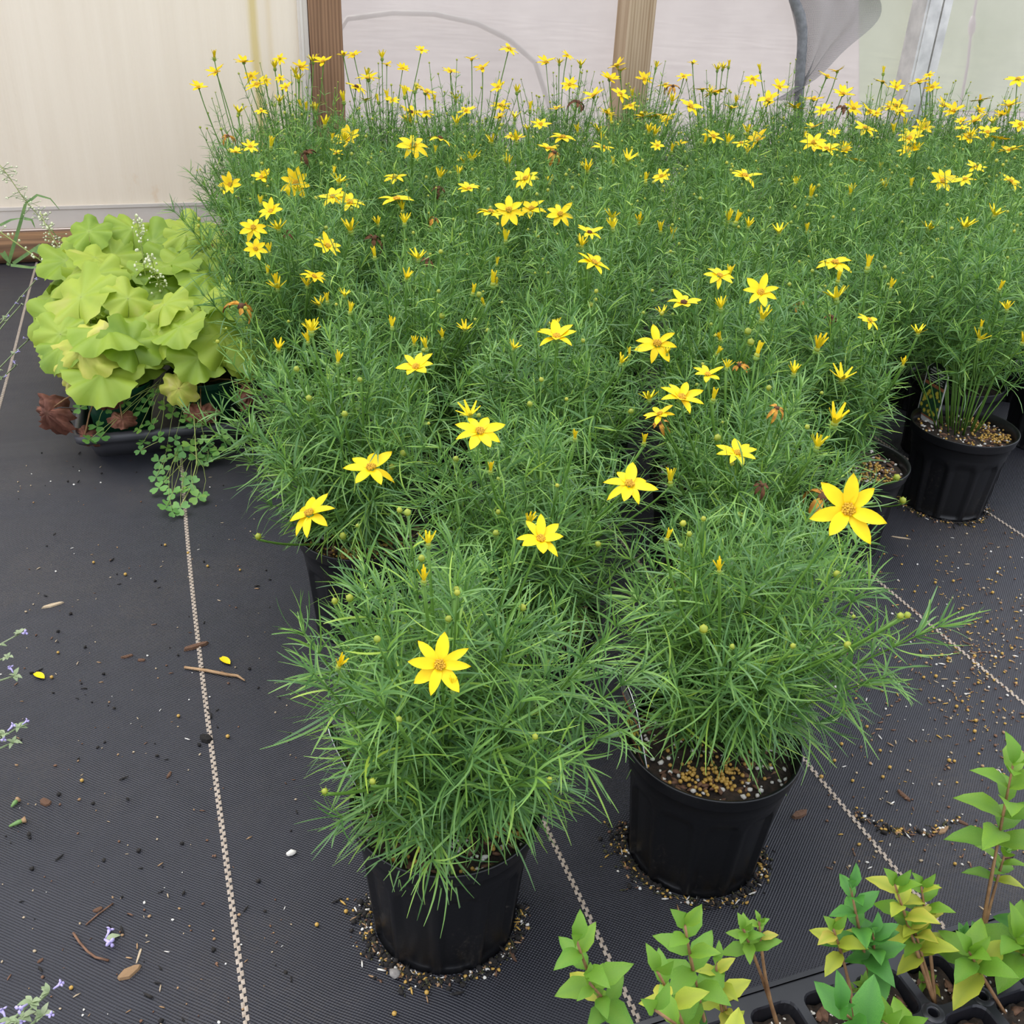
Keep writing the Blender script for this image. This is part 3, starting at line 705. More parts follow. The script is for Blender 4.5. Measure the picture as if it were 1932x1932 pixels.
FULL = [(830, 1255, 125, (1, .12, -.05)), (585, 970, 104, (.35, .8, -.45)), (1020, 1018, 100, (.6, .75, .1)), (700, 884, 104, (.3, .9, 0)),
    (905, 815, 100, (.55, .8, .1)), (1187, 915, 104, (.5, .8, .15)), (785, 695, 86, (.35, .85, -.2)), (1050, 638, 88, (.2, .95, 0)), (1240, 650, 88, (.6, .7, .05)), (1290, 573, 70, (.25, .9, 0)),
    (1392, 857, 82, (.2, .95, .05)), (1435, 553, 74, (.7, .6, 0)), (1357, 521, 62), (1575, 497, 72, (.3, .9, 0)), (1335, 708, 62), (1285, 752, 90, (.3, .9, .2)), (1245, 782, 52),
    (558, 346, 60, (.9, .3, 0)), (435, 349, 48, (.9, .3, -.2)), (478, 430, 54, (.8, .5, 0)), (482, 470, 46, (.8, .4, .2)), (512, 400, 52, (.5, .6, -.3)), (628, 372, 52), (660, 383, 62), (748, 378, 84, (.1, 1, 0)),
    (745, 335, 48), (925, 400, 56), (960, 397, 66, (.7, .5, 0)), (1003, 395, 60), (1057, 405, 58, (.7, .6, 0)), (1112, 440, 52), (1120, 497, 72, (.1, .9, .4)), (592, 523, 52), (618, 465, 56),
    (655, 263, 54, (.6, .7, 0)), (780, 275, 70, (.6, .6, 0)), (830, 262, 52), (695, 150, 60), (672, 165, 44), (775, 213, 46), (803, 175, 46), (992, 338, 58), (1062, 260, 56), (1035, 282, 50), (1137, 278, 46),
    (885, 357, 46), (1405, 333, 62, (.2, 1, .2)), (1430, 265, 56), (1302, 202, 56), (1450, 190, 56), (1240, 220, 56), (1535, 270, 50), (1558, 282, 50), (1632, 243, 46), (1716, 262, 46), (1840, 230, 50), (1828, 260, 52),
    (1778, 342, 52), (1905, 285, 46), (1905, 343, 46), (1345, 258, 44), (1350, 175, 46), (1713, 287, 44), (1640, 605, 50, (.2, .8, .4))]
put('full', 1600, 962, 140, (1, .15, .1), 0, 1, .79)
for a in FULL: put('full', a[0], a[1], a[2], a[3] if len(a) > 3 else None, .048)
JOIN = [(803, 213, 38), (1248, 333, 38), (1398, 270, 34), (1215, 220, 40), (1258, 227, 40), (1535, 188, 42), (1555, 208, 36), (1615, 303, 36), (1742, 242, 40), (1863, 250, 38), (1820, 338, 36), (1840, 315, 36),
    (1690, 200, 46), (1735, 155, 48), (1590, 178, 46), (1640, 210, 36), (1700, 210, 38), (1800, 210, 38), (1882, 262, 38), (1920, 150, 40), (1030, 118, 36), (960, 92, 40), (880, 210, 38), (945, 200, 38), (1020, 235, 38), (1165, 125, 38),
    (1150, 150, 40), (408, 137, 36), (375, 165, 32), (460, 118, 36), (485, 160, 46), (567, 127, 34), (610, 117, 38), (648, 105, 28), (850, 135, 32), (910, 130, 34), (740, 190, 30), (1120, 182, 44), (1170, 178, 40), (493, 335, 40),
    (795, 95, 26), (1070, 105, 26), (1215, 150, 34), (1290, 145, 30), (1255, 160, 34), (1420, 150, 34), (1500, 205, 36), (1560, 145, 36), (1665, 155, 34), (1780, 200, 36), (1850, 190, 34), (1905, 200, 36), (1925, 235, 36),
    (540, 165, 28), (1075, 160, 34), (940, 165, 30), (1190, 200, 34), (1050, 205, 30), (1145, 215, 34), (1325, 170, 36), (1380, 205, 30), (1470, 165, 34), (1610, 205, 34), (1760, 165, 30), (1690, 165, 30), (760, 130, 26), (690, 190, 26)]
for a in JOIN: put('join', a[0], a[1], a[2], None, .055)
OPEN = [(890, 305, 34), (930, 540, 40), (588, 630, 38), (1108, 325, 38), (763, 425, 30), (662, 440, 40), (766, 528, 28), (618, 572, 28), (660, 592, 28), (522, 540, 34), (1183, 305, 32), (1360, 585, 32), (1437, 607, 38), (1427, 674, 42),
    (1540, 662, 46), (1497, 708, 32), (1588, 720, 46), (1573, 803, 56), (1540, 848, 40), (1345, 757, 36), (1225, 757, 32), (1215, 838, 32), (1265, 914, 40), (1636, 510, 38), (1578, 568, 46), (1528, 375, 32), (1387, 423, 34), (1470, 442, 28),
    (1750, 437, 36), (1718, 355, 24), (1268, 450, 26), (1875, 410, 28), (1157, 434, 30), (1097, 467, 30), (800, 1100, 38), (995, 992, 38), (888, 787, 42), (637, 687, 30), (855, 1303, 40), (925, 892, 34), (638, 1260, 32), (1257, 1020, 34),
    (1357, 1080, 24), (808, 1030, 30), (1170, 688, 28), (1085, 830, 26), (740, 620, 28), (835, 640, 24), (500, 345, 30), (760, 400, 26), (1500, 350, 22), (1130, 250, 24), (860, 190, 26), (1000, 210, 24), (630, 330, 22), (865, 330, 22)]
for a in OPEN: put('open', a[0], a[1], a[2]*1.1, None, .045)
for k in range(60): put('open', rF.uniform(450, 1930), rF.uniform(280, 700), rF.uniform(22, 34), None, .035)
for k in range(96):
    px = rF.uniform(400, 1930); py = rF.uniform(100+max(0, px-900)*.04, 290); put('open' if k % 3 else 'join', px, py, rF.uniform(18, 34), None, .05)
WILT = [(455, 580, 66), (577, 290, 36), (705, 452, 38), (828, 357, 28), (1090, 195, 38), (820, 415, 18), (1508, 577, 28), (1570, 600, 24), (1437, 917, 34), (1552, 942, 66), (805, 492, 20), (1465, 772, 22), (1395, 690, 24), (540, 440, 22), (1245, 800, 20), (430, 258, 22), (1045, 290, 34), (1270, 165, 26), (1590, 205, 26)]
for a in WILT: put('wilt', a[0], a[1], a[2], (.4, .8, rF.uniform(-.5, .5)), .02)
BUDS = [(660, 1132, 18), (632, 1138, 15), (862, 1115, 14), (985, 1150, 17), (753, 1362, 15), (1037, 1475, 12), (612, 1495, 14), (703, 1478, 12), (1010, 1392, 11), (935, 1010, 15), (795, 1057, 16), (648, 1015, 16), (487, 1015, 14), (1130, 1030, 14), (1327, 1192, 20),
    (1380, 1223, 12), (1495, 1222, 12), (1597, 1220, 16), (1578, 1087, 16), (1690, 905, 28), (1703, 948, 16), (1697, 1165, 14), (1395, 975, 14), (845, 1172, 16), (740, 885, 14), (760, 860, 16), (860, 870, 14), (583, 755, 14), (650, 785, 14), (1000, 765, 13), (1410, 630, 20), (1415, 650, 18),
    (940, 968, 12), (1450, 735, 12), (1355, 830, 16), (680, 720, 12), (905, 560, 14), (835, 600, 14), (1115, 580, 14), (560, 700, 13), (1300, 1010, 13), (1190, 780, 13)]
for a in BUDS: put('bud', a[0], a[1], a[2], None, .012)
# ------------------------------------------------------------------ plant tags
def tag_obj(base, ax, nrm, w, h, label, tilt=0, face=True, group=None, taper=.0):
    """base: bottom centre, ax: unit across, nrm: unit facing"""
    ax = Vector(ax).normalized(); nrm = Vector(nrm).normalized(); upv = nrm.cross(ax).normalized()
    m = Matrix((ax, upv, nrm)).transposed().to_4x4(); m.translation = Vector(base)
    r = root('plant_tag', (0, 0, 0), label, 'plant tag', group); r.matrix_world = m
    t = .0006
    def poly(pts, z0, z1, mat, nm):
        n = len(pts); V = [(x, y, z0) for x, y in pts]+[(x, y, z1) for x, y in pts]
        ob(nm, mk(nm, V, [tuple(range(n))[::-1], tuple(range(n, 2*n))]+[(i, (i+1) % n, n+(i+1) % n, n+i) for i in range(n)], mat, False), r)
    hw = w/2
    out = [(-hw, 0), (hw, 0), (hw, h*.86), (hw*.55, h*.97), (0, h), (-hw*.55, h*.97), (-hw, h*.86)]
    poly([(-hw*.3, -.035), (hw*.3, -.035), (hw, 0)]+out[2:]+[(-hw, 0)], 0, t, M_white, 'card')
    if not face: return r
    ins = [(x*.9, .003+y*.975) for x, y in out]
    poly(ins, t, t+.0002, M_tblk, 'black_print')
    poly([(-hw*.9, h*.04), (hw*.9, h*.04), (hw*.9, h*.58), (-hw*.9, h*.58)], t+.0002, t+.0004, M_tgrn, 'photo_print')
    poly([(-hw*.9, h*.58), (hw*.9, h*.58), (hw*.9, h*.635), (-hw*.9, h*.635)], t+.0002, t+.0004, M_tora, 'orange_band')
    poly([(-hw*.9, h*.03), (hw*.9, h*.03), (hw*.9, h*.055), (-hw*.9, h*.055)], t+.0004, t+.0006, M_tora, 'orange_foot_band')
    g = G(); rnd = random.Random(int(h*1e5))
    for k in range(26):
        cx, cy, rr = rnd.uniform(-hw*.78, hw*.78), rnd.uniform(h*.09, h*.55), rnd.uniform(.0026, .0052)
        n = 14; a0 = rnd.random()*6
        V = [(cx, cy, t+.0007)]+[(cx+math.cos(a0+2*PI*j/n)*rr*(1 if j % 2 else .5), cy+math.sin(a0+2*PI*j/n)*rr*(1 if j % 2 else .5), t+.0006) for j in range(n)]
        g.add(V, [(0, 1+j, 1+(j+1) % n) for j in range(n)])
    ob('printed_blooms', g.mesh('printed_blooms', M_tyel, False), r)
    g = G()
    for row, (y, x0, x1) in enumerate(((.88, -.5, .5), (.83, -.7, .7), (.79, -.6, .5), (.74, -.75, .75), (.70, -.7, .6), (.665, -.75, .7))):
        x = x0*hw
        while x < x1*hw:
            l = rnd.uniform(.0008, .0028) if row > 1 else rnd.uniform(.0012, .0022)
            hh = h*(.028 if row < 2 else .016); g.add([(x, y*h, t+.0004), (x+l, y*h, t+.0004), (x+l, y*h+hh, t+.0004), (x, y*h+hh, t+.0004)], [(0, 1, 2, 3)]); x += l+.0008
    ob('lettering', g.mesh('lettering', M_white, False), r)
    return r
def tag_px(b0, b1, top, z0, label, face=True, group=None, flip=1):
    """tag through two bottom pixels at height z0 and a top pixel; height solved on a leaning board"""
    A = onz(*b0, z0); B = onz(*b1, z0); c = (A+B)/2; ax = (B-A).normalized()
    hz = Vector((ax.y, -ax.x, 0))*flip; d = ray(*top); best = None
    for k in range(60, 140, 2):
        h = k/1000
        for ti in range(-10, 45, 3):
            a = math.radians(ti); p = c+Vector((0, 0, 1))*h*math.cos(a)-hz*h*math.sin(a)
            q = (p-O); e = (q-d*q.dot(d)).length
            e += abs(h-.095)*.15
            if best is None or e < best[0]: best = (e, h, a)
    _, h, a = best; upv = Vector((0, 0, math.cos(a)))-hz*math.sin(a)
    return tag_obj(c, ax, ax.cross(upv), (B-A).length, h, label, face=face, group=group)
tag_px((1190, 1385), (1224, 1462), (1180, 1288), .128, 'black and yellow printed plant tag pushed inside the rim of a foremost pot', flip=-1)
tag_px((1730, 778), (1767, 802), (1775, 688), .128, 'white-edged printed plant tag standing upright in pellet-strewn soil', flip=1)
tag_obj((.108, .58, .130), (.15, 1, 0), (1, -.15, .35), .024, .11, 'white-edged plant tag half hidden by foliage in the pot with one open bloom', face=True)
tag_obj((.122, 1.07, .130), (.25, 1, 0), (1, -.25, .55), .022, .085, 'thin white plant tag leaning out of the edge pot near the lime-leaved plants', face=False)
tag_obj((1.21, 1.15, .130), (1, .9, 0), (-.9, 1, .4), .022, .10, 'pale plant tag seen edge-on under the tall bare-stemmed coreopsis', face=False)

# ------------------------------------------------------------------ lime heuchera in a tray
def heu_leaf(seed, R=.05, cup=.15, crumple=0):
    rnd = random.Random(seed); V = []; Fc = []; T = []; nr, ns = 6, 44; lob = 7
    ph = rnd.random()*6
    V.append((0, 0, 0)); T.append(.8)
    for i in range(1, nr+1):
        u = i/nr
        for j in range(ns):
            a = -PI+.02+(2*PI-.04)*j/(ns-1)
            w = (a/(2*PI-.2)+.5)*lob; fr = abs((w % 1)-.5)*2       # 1 at lobe gaps
            edge = 1-.24*fr**3+.035*math.cos(a*lob*4)*u+.04*math.sin(a*5+ph)
            r = R*u*(1+(edge-1)*u**2)*(1-.30*(abs(a)/PI)**14)
            x, y = r*math.cos(a), r*math.sin(a)
            z = -cup*R*u*u-.08*R*u*math.cos(w*2*PI)*(.3+u)+.13*R*u*u*math.sin(a*3+ph)+crumple*R*u*rnd.uniform(-.4, .4)
            if crumple: x *= 1-.35*u*crumple; z -= crumple*R*.5*u*u*abs(math.sin(a*1.5+ph))
            V.append((x, y, z)); T.append(max(0, .75*(1-fr*-1+0) if False else (.55*max(0, 1-abs((w % 1)-.5)*9)*(1-.4*u))))
    for j in range(ns-1): Fc.append((0, 1+j, 2+j))
    for i in range(nr-1):
        for j in range(ns-1): a = 1+i*ns+j; Fc.append((a, a+ns, a+ns+1, a+1))
    return V, Fc, T
def heu_mesh(seed, mat, **k): V, Fc, T = heu_leaf(seed, **k); return mk('leaf', V, Fc, mat, True, ('vein', T))
HL = [heu_mesh(i, M_heu, cup=c) for i, c in enumerate((.1, .22, .35, .05, .28))]
HY = [heu_mesh(20+i, M_heuy, cup=.3, crumple=.25) for i in range(2)]
HB = [heu_mesh(30+i, M_brown, cup=.5, crumple=.9) for i in range(3)]
rH = random.Random(5)
TX0, TX1, TY0, TY1 = -.178, .104, 1.575, 2.115
g = G()
def rrect(x0, x1, y0, y1, r, z, n=4):
    out = []
    for cx, cy, a0 in ((x1-r, y1-r, 0), (x0+r, y1-r, PI/2), (x0+r, y0+r, PI), (x1-r, y0+r, 3*PI/2)):
        for k in range(n+1): a = a0+PI/2*k/n; out.append((cx+r*math.cos(a), cy+r*math.sin(a), z))
    return out
def loft(g, rings, mi=0, cap=(False, False)):
    n = len(rings[0]); V = [p for r in rings for p in r]
    Fc = [(i*n+j, i*n+(j+1) % n, (i+1)*n+(j+1) % n, (i+1)*n+j) for i in range(len(rings)-1) for j in range(n)]
    if cap[0]: Fc.append(tuple(range(n))[::-1])
    if cap[1]: Fc.append(tuple((len(rings)-1)*n+j for j in range(n)))
    g.add(V, Fc, mi)
def rr(o, z, r=.02): return rrect(TX0+o, TX1-o, TY0+o, TY1-o, r, z)
loft(g, [rr(.026, .0), rr(.018, .022), rr(.018, .034), rr(.001, .035), rr(0, .040), rr(0, .047), rr(.004, .050), rr(.010, .050), rr(.014, .046), rr(.022, .012), rr(.028, .006)], 0, (True, True))
tr = tag(ob('nursery_tray', g.mesh('nursery_tray', M_tray, True)), 'charcoal plastic nursery tray holding green pots of lime-leaved plants', 'tray')
GP = pot_mesh('pot', .044, .060, .105, 8, M_gpot, 64, .0008)
HP = [(-.105, 1.665), (.032, 1.66), (-.105, 1.845), (.03, 1.845), (-.105, 2.025), (.03, 2.025)]
HLAB = ['lime heuchera in the tray corner with dried brown leaves hanging over its green pot', 'lime heuchera at the tray front with clover spilling from its green pot',
    'lime heuchera in the middle of the tray behind the one with dried brown leaves', 'lime heuchera in the middle of the tray against the coreopsis',
    'lime heuchera at the tray end nearest the cream wall, with weed stalks beside it', 'lime heuchera at the tray end nearest the cream wall, against the coreopsis']
def place_leaf(r, mesh, foot, pos, nrm, sc, yaw=0, name='leaf'):
    """blade with its petiole joint at pos"""
    n = Vector(nrm).normalized(); out = Vector(pos)-Vector(foot); out = (out-n*out.dot(n))
    out = out.normalized() if out.length > 1e-4 else n.orthogonal().normalized()
    m = Matrix((out, n.cross(out), n)).transposed(); q = m.to_quaternion() @ Quaternion((0, 0, 1), yaw)
    o = ob(name, mesh, r, pos, q, sc)
    return o
for k, (hx, hy) in enumerate(HP):
    r = root('potted_heuchera', (hx, hy, .006), HLAB[k], 'potted plant'); ob('pot', GP, r)
    ob('soil', soil_mesh(70+k, .053, .088), r)
    nl = 17 if k < 4 else 16; gp = G()
    for j in range(nl):
        u = math.sqrt((j+.6)/nl); a = j*2.4+k
        rad = (.02+.088*u)*rH.uniform(.9, 1.1); z = (.235-.115*u**1.8)*rH.uniform(.93, 1.05)+(.012 if k > 1 else .006)+(.02 if k > 3 else 0)
        c, s_ = math.cos(a), math.sin(a)
        if k < 2 and s_ < -.35 and u > .7: z += .022; rad *= .88
        foot = Vector((.012*c, .012*s_, .09)); pos = Vector((rad*c, rad*s_, z))
        n = Vector((c*u*.9+rH.gauss(0, .28), s_*u*.9+rH.gauss(0, .28)-.2, 1.0))
        y = rH.random() < .09 and k in (0, 1)
        place_leaf(r, HY[rH.randrange(2)] if y else HL[rH.randrange(5)], foot, pos, n, rH.uniform(.85, 1.35))
        gp.tube(bez(foot, (foot+pos)/2+Vector((0, 0, .03)), pos, 5), .0016, 4)
    ob('petioles', gp.mesh('petioles', M_petiole), r)
    if k in (0, 1):
        spots = {0: [(-.075, -.07, .085, 1.0, 0), (-.02, -.085, .11, .75, 0), (-.055, -.085, .045, .62, 0), (.005, -.09, .07, .6, 0), (-.06, -.04, .13, .7, 1)], 1: [(-.01, -.10, .075, .75, 0), (.075, -.07, .09, .7, 0), (-.04, -.10, .12, .8, 1)]}[k]
        for (dx, dy, dz, sc, yl) in spots:
            if dx == -.075: dx, dy = -.105, -.075
            place_leaf(r, HY[0] if yl else HB[rH.randrange(3)], (0, 0, .1), Vector((dx, dy, dz)), (dx*3, dy*5-.2, .35), sc*.8)
        gp = G()
        for (dx, dy, dz, sc, yl) in spots: gp.tube(bez((dx*.1, dy*.1, .09), (dx*.6, dy*.6, .12), (dx if dx != -.075 else -.105, dy, dz), 5), .0014, 4)
        ob('dry_petioles', gp.mesh('dry_petioles', M_twig), r)
    # airy flower spikes
    spk = {2: [((.06, .0, .10), (.07, -.03, .30), (.062, -.02, .335))], 4: [((-.02, .0, .1), (-.14, .02, .24), (-.30, .06, .345)), ((-.02, .02, .1), (-.1, .10, .2), (-.12, .14, .27))], 3: [((-.03, 0, .1), (-.05, -.06, .22), (-.055, -.09, .28))]}.get(k, [])
    for (a, b, c) in spk:
        pts = bez(a, b, c, 14); gs = G(); gs.tube(pts, [.0013]*8+[.0009]*6, 4); sp = ob('flower_spike', gs.mesh('flower_spike', M_cstem), r)
        gf = G()
        for j in range(46):
            t = rH.uniform(5, 13); i = min(int(t), 12); p = pts[i].lerp(pts[i+1], t-i); w = .018*(1-(t-5)/11)+.004
            d = Vector((rH.gauss(0, 1), rH.gauss(0, 1), rH.uniform(-.3, .8))).normalized()*w*rH.uniform(.5, 1)
            gf.tube([p, p+d], .0004, 3, 1); gf.blob(p+d, rH.uniform(.0013, .0027), rH, 0, (1, 1, 1.3), .15)
        tag(ob('florets', gf.mesh('florets', [M_pale, M_cstem]), sp), kind='stuff')
# ------------------------------------------------------------------ clover weed trailing over the tray edge
def clover_leaf():
    V = []; Fc = []
    for k in range(3):
        a = 2*PI*k/3; n0 = len(V); ca, sa = math.cos(a), math.sin(a)
        pts = [(0, 0, 0), (.45, -.42, .05), (.82, -.46, .02), (1.0, -.26, 0), (.86, 0, -.06), (1.0, .26, 0), (.82, .46, .02), (.45, .42, .05)]
        for x, y, z in pts: V.append(((x*ca-y*sa)*.0085, (x*sa+y*ca)*.0085, z*.0085))
        Fc += [(n0, n0+1, n0+2, n0+4), (n0+2, n0+3, n0+4), (n0+4, n0+5, n0+6), (n0, n0+4, n0+6, n0+7)]
    return mk('leaf', V, Fc, M_clover, True)
CL = clover_leaf()
cw = root('clover_weed', (.0, 1.57, .06), 'trailing three-leaved clover weed spilling over the front of the charcoal tray', 'weed')
cpx = [(150, 770), (205, 770), (240, 790), (183, 805), (190, 825), (168, 830), (290, 740), (330, 730), (345, 748), (280, 755), (265, 775), (310, 765), (285, 800), (262, 810), (325, 780), (350, 790), (365, 800), (330, 830), (300, 825), (270, 835), (315, 845), (345, 850), (360, 840), (385, 830), (395, 845), (410, 850), (372, 865), (390, 870), (400, 858), (265, 850), (330, 860), (300, 870), (308, 885), (295, 900), (310, 905), (350, 900), (360, 912), (345, 925), (325, 930), (315, 955), (340, 958), (325, 965), (372, 938), (382, 935), (300, 920), (420, 820), (425, 835), (235, 760), (360, 770), (375, 785), (340, 705)]
gs = G()
for (px, py) in cpx:
    z = .105-max(0, py-735)*.00068+rH.uniform(-.006, .006); z = max(.012, z)
    p = onz(px, py, z)
    if p.y > 1.572 and z < .06: p = ony(px, py, 1.565)
    p = ony(px, py, min(p.y, 1.60)) if p.y > 1.60 else p
    p.z = max(p.z, .010)
    l = p-Vector(cw.location); n = Vector((rH.gauss(0, .3), -.45+rH.gauss(0, .2), 1)); ob('leaf', CL, cw, l, n.to_track_quat('Z', 'Y') @ Quaternion((0, 0, 1), rH.random()*6), rH.uniform(1.2, 1.8))
    o0 = Vector((l.x*.4, .05 if py < 850 else -.02, .05 if py < 850 else min(.03, l.z+.01)))+Vector((rH.gauss(0, .012), 0, rH.gauss(0, .006))); gs.tube(bez(o0, (o0+l)/2+Vector((rH.gauss(0, .012), -.012, .012)), l, 5), .0005, 3)
pts = [Vector(w)-Vector(cw.location) for w in ((.0, 1.62, .10), (.01, 1.56, .075), (.005, 1.50, .02), (-.01, 1.44, .006), (-.027, 1.385, .006))]
gs.tube(pts, .0011, 4)
ob('stems', gs.mesh('stems', M_cstem), cw)

# ------------------------------------------------------------------ catmint at the open side, grass weeds by the wall
def ovate(seed, mat, L=1., Wd=.5, serr=.06, fold=.12, n=6):
    V = []; Fc = []; T = []
    for i in range(n+1):
        t = i/n; w = Wd*.5*math.sin(PI*min(1, (t*.96+.03))**.82)*(1+(serr if i % 2 else -serr))
        if i == n: w = 0.004
        z = .10*math.sin(t*PI)-.16*t*t
        V += [(L*t, -w, z+fold*w*1.6), (L*t, 0, z-.02), (L*t, w, z+fold*w*1.6)]; T += [0, .9, 0]
    for i in range(n):
        a = i*3; Fc += [(a, a+3, a+4, a+1), (a+1, a+4, a+5, a+2)]
    return mk('leaf', V, Fc, mat, True, ('vein', T))
CML = ovate(1, M_cat, 1, .5)
def floret():
    g = G(); rnd = random.Random(2); g.tube([(0, 0, 0), (0, 0, .5), (.1, 0, .8)], [.09, .12, .2], 5)
    for a in range(3): g.blob((.25*math.cos(a*2-1), .25*math.sin(a*2-1), .9), .2, rnd, 0, (1, 1, .5))
    return g.mesh('floret', M_lav)
FLO = floret()
def leafdir(parent, mesh, pos, d, upv, size, name='leaf'):
    d = Vector(d).normalized(); upv = Vector(upv); y = upv.cross(d)
    if y.length < 1e-4: y = d.orthogonal()
    y.normalize(); z = d.cross(y)
    return ob(name, mesh, parent, pos, Matrix((d, y, z)).transposed().to_quaternion(), size)
def catmint(base, tips, label, seed, lf=.016):
    rnd = random.Random(seed); r = root('catmint', base, label, 'plant', None); B = Vector(base); gs = G()
    for tpt in tips:
        L = Vector(tpt)-B; pts = bez((0, 0, 0), (L.x*.35, L.y*.35, L.z*.9), L, 9); gs.tube(pts, .0011, 4)
        for i in range(3, 9):
            for s in range(6):
                a = rnd.random()*6.3; d = Vector((math.cos(a), math.sin(a), rnd.uniform(.0, .9)))
                leafdir(r, CML, pts[i], d, (0, 0, 1), lf*rnd.uniform(.4, .85)*(1 if i < 7 else .75))
            if i > 4 and rnd.random() < .75:
                a = rnd.random()*6.3; d = Vector((math.cos(a), math.sin(a), .5)).normalized()
                ob('floret', FLO, r, pts[i]+d*.004, d.to_track_quat('Z', 'Y'), rnd.uniform(.006, .009))
    ob('stems', gs.mesh('stems', M_cat), r); return r
def tip(px, py, z): return tuple(onz(px, py, z))
catmint((-.34, .93, 0), [tip(38, 1195, .07), tip(15, 1240, .09), tip(28, 1275, .06)], 'lavender-flowered catmint with a tan seed tip leaning over the bare cloth', 1)
catmint((-.31, .78, 0), [tip(35, 1372, .07), tip(25, 1400, .08), tip(8, 1385, .09)], 'small lavender catmint sprig above two fallen green flower husks', 2)
catmint((-.26, .46, 0), [tip(92, 1872, .06), tip(60, 1890, .07), tip(80, 1915, .06), tip(20, 1925, .08)], 'broad lavender catmint sprig beside the tan wood chip', 3)
catmint((-.40, 1.52, 0), [tip(68, 528, .14), tip(40, 575, .13), tip(55, 640, .10), tip(10, 600, .14), tip(30, 690, .08)], 'pale lavender catmint reaching the yellowed lime leaves', 4, .014)
def blade(g, pts, w):
    pts = [Vector(p) for p in pts]; n = len(pts); V = []
    for i, p in enumerate(pts):
        t = (pts[min(i+1, n-1)]-pts[max(i-1, 0)]).normalized(); s = t.cross(Vector((.2, -1, .3))).normalized()*w*.5*(1-(i/(n-1))**2*.9)
        V += [p-s, p, p+s]
    for k in range(0, len(V), 3): V[k+1] = V[k+1]-Vector((0, 0, w*.2))
    g.add(V, [(i*3+q, i*3+3+q, i*3+4+q, i*3+1+q) for i in range(n-1) for q in (0, 1)])
gw = root('grass_weed', (-.36, 2.66, 0), 'lanky green grass weed sprawling against the brown timber sill', 'weed'); B = Vector(gw.location)
for (pxs, Y, w) in (([(15, 500), (40, 415), (48, 385), (70, 368), (95, 375), (112, 395)], 2.66, .008), ([(0, 425), (20, 415), (42, 411)], 2.66, .006), ([(25, 497), (75, 463), (130, 478), (150, 490)], 2.68, .008), ([(20, 500), (60, 505), (100, 498)], 2.62, .007), ([(45, 412), (60, 415), (66, 430)], 2.66, .007), ([(4, 475), (18, 497)], 2.64, .014), ([(62, 470), (95, 485), (110, 498)], 2.66, .012)):
    P = [ony(x, y, Y) for x, y in pxs]
    for p in P: p.z = max(p.z, .003)
    g = G(); m = []
    for i in range(len(P)-1): m += [P[i]-B, (P[i]+P[i+1])/2-B]
    m.append(P[-1]-B); blade(g, m, w); ob('leaf', g.mesh('leaf', M_grass, True), gw)
sw = root('seed_stalk', tuple(ony(140, 478, 2.5)*1), 'thin arching stalk of pale green seed heads against the cream wall', 'weed'); sw.location.z = 0; B = Vector(sw.location)
P = [ony(x, y, 2.52)-B for x, y in ((140, 478), (110, 450), (75, 410), (45, 375), (18, 335), (-5, 305))]; P = [Vector((P[0].x+.02, 0, 0))]+P
g = G(); g.tube(P, .0011, 4); ob('stem', g.mesh('stem', M_cstem), sw); g = G()
for j in range(80):
    t = rH.uniform(1.2, 5.9); i = int(t); p = P[i].lerp(P[i+1], t-i); d = Vector((rH.gauss(0, 1), rH.gauss(0, .6), rH.uniform(-.6, .8))).normalized()*rH.uniform(.01, .032)
    g.tube([p, p+d], .0005, 3, 1); g.blob(p+d, rH.uniform(.0018, .0036), rH, 0, (1.2, .8, .8), .2)
tag(ob('seeds', g.mesh('seeds', [M_pale, M_grass]), sw), kind='stuff')

# ------------------------------------------------------------------ propagation tray with seedlings
PX0, PX1, PY0, PY1, PZ = .262, .80, .118, .396, .060
PITX = .0472; NCX, NCY = 11, 5
cx0 = .3195-PITX; cy0 = .356
cells = [(cx0+PITX*i, cy0-.0472*j) for i in range(NCX) for j in range(NCY)]
g = G(); n4 = 4
def sq(cx, cy, h, r, z): return rrect(cx-h, cx+h, cy-h, cy+h, r, z, n4)
def sq4(cx, cy, h, rs4, z):
    out = []
    for (sx, sy, a0), r in zip(((1, 1, 0), (-1, 1, PI/2), (-1, -1, PI), (1, -1, 3*PI/2)), rs4):
        for k in range(n4+1): a = a0+PI/2*k/n4; out.append((cx+sx*(h-r)+r*math.cos(a), cy+sy*(h-r)+r*math.sin(a), z))
    return out
for ci, (cx, cy) in enumerate(cells):
    ii, jj = ci//NCY, ci % NCY; rI = lambda a, b: .0086 if (a and b) else .0002
    R_, L_, T_, B_ = ii < NCX-1, ii > 0, jj > 0, jj < NCY-1
    loft(g, [sq4(cx, cy, PITX/2, (rI(R_, T_), rI(L_, T_), rI(L_, B_), rI(R_, B_)), PZ), sq(cx, cy, PITX/2-.0035, .009, PZ), sq(cx, cy, PITX/2-.0045, .009, PZ-.0018), sq(cx, cy, PITX/2-.0085, .008, .012)])
a0, a1 = cells[0][0]-PITX/2, cells[-1][0]+PITX/2; b1 = cy0+PITX/2; b0 = cells[-1][1]-PITX/2
fl = [(x0, x1, y0, y1) for x0, x1, y0, y1 in ((a0-.012, a1+.012, b1, b1+.008), (a0-.012, a1+.012, b0-.014, b0), (a0-.012, a0, b0, b1), (a1, a1+.012, b0, b1))]
for x0, x1, y0, y1 in fl: g.box((x0, y0, PZ-.002), (x1, y1, PZ))
x0, x1, y0, y1 = a0-.012, a1+.012, b0-.014, b1+.008
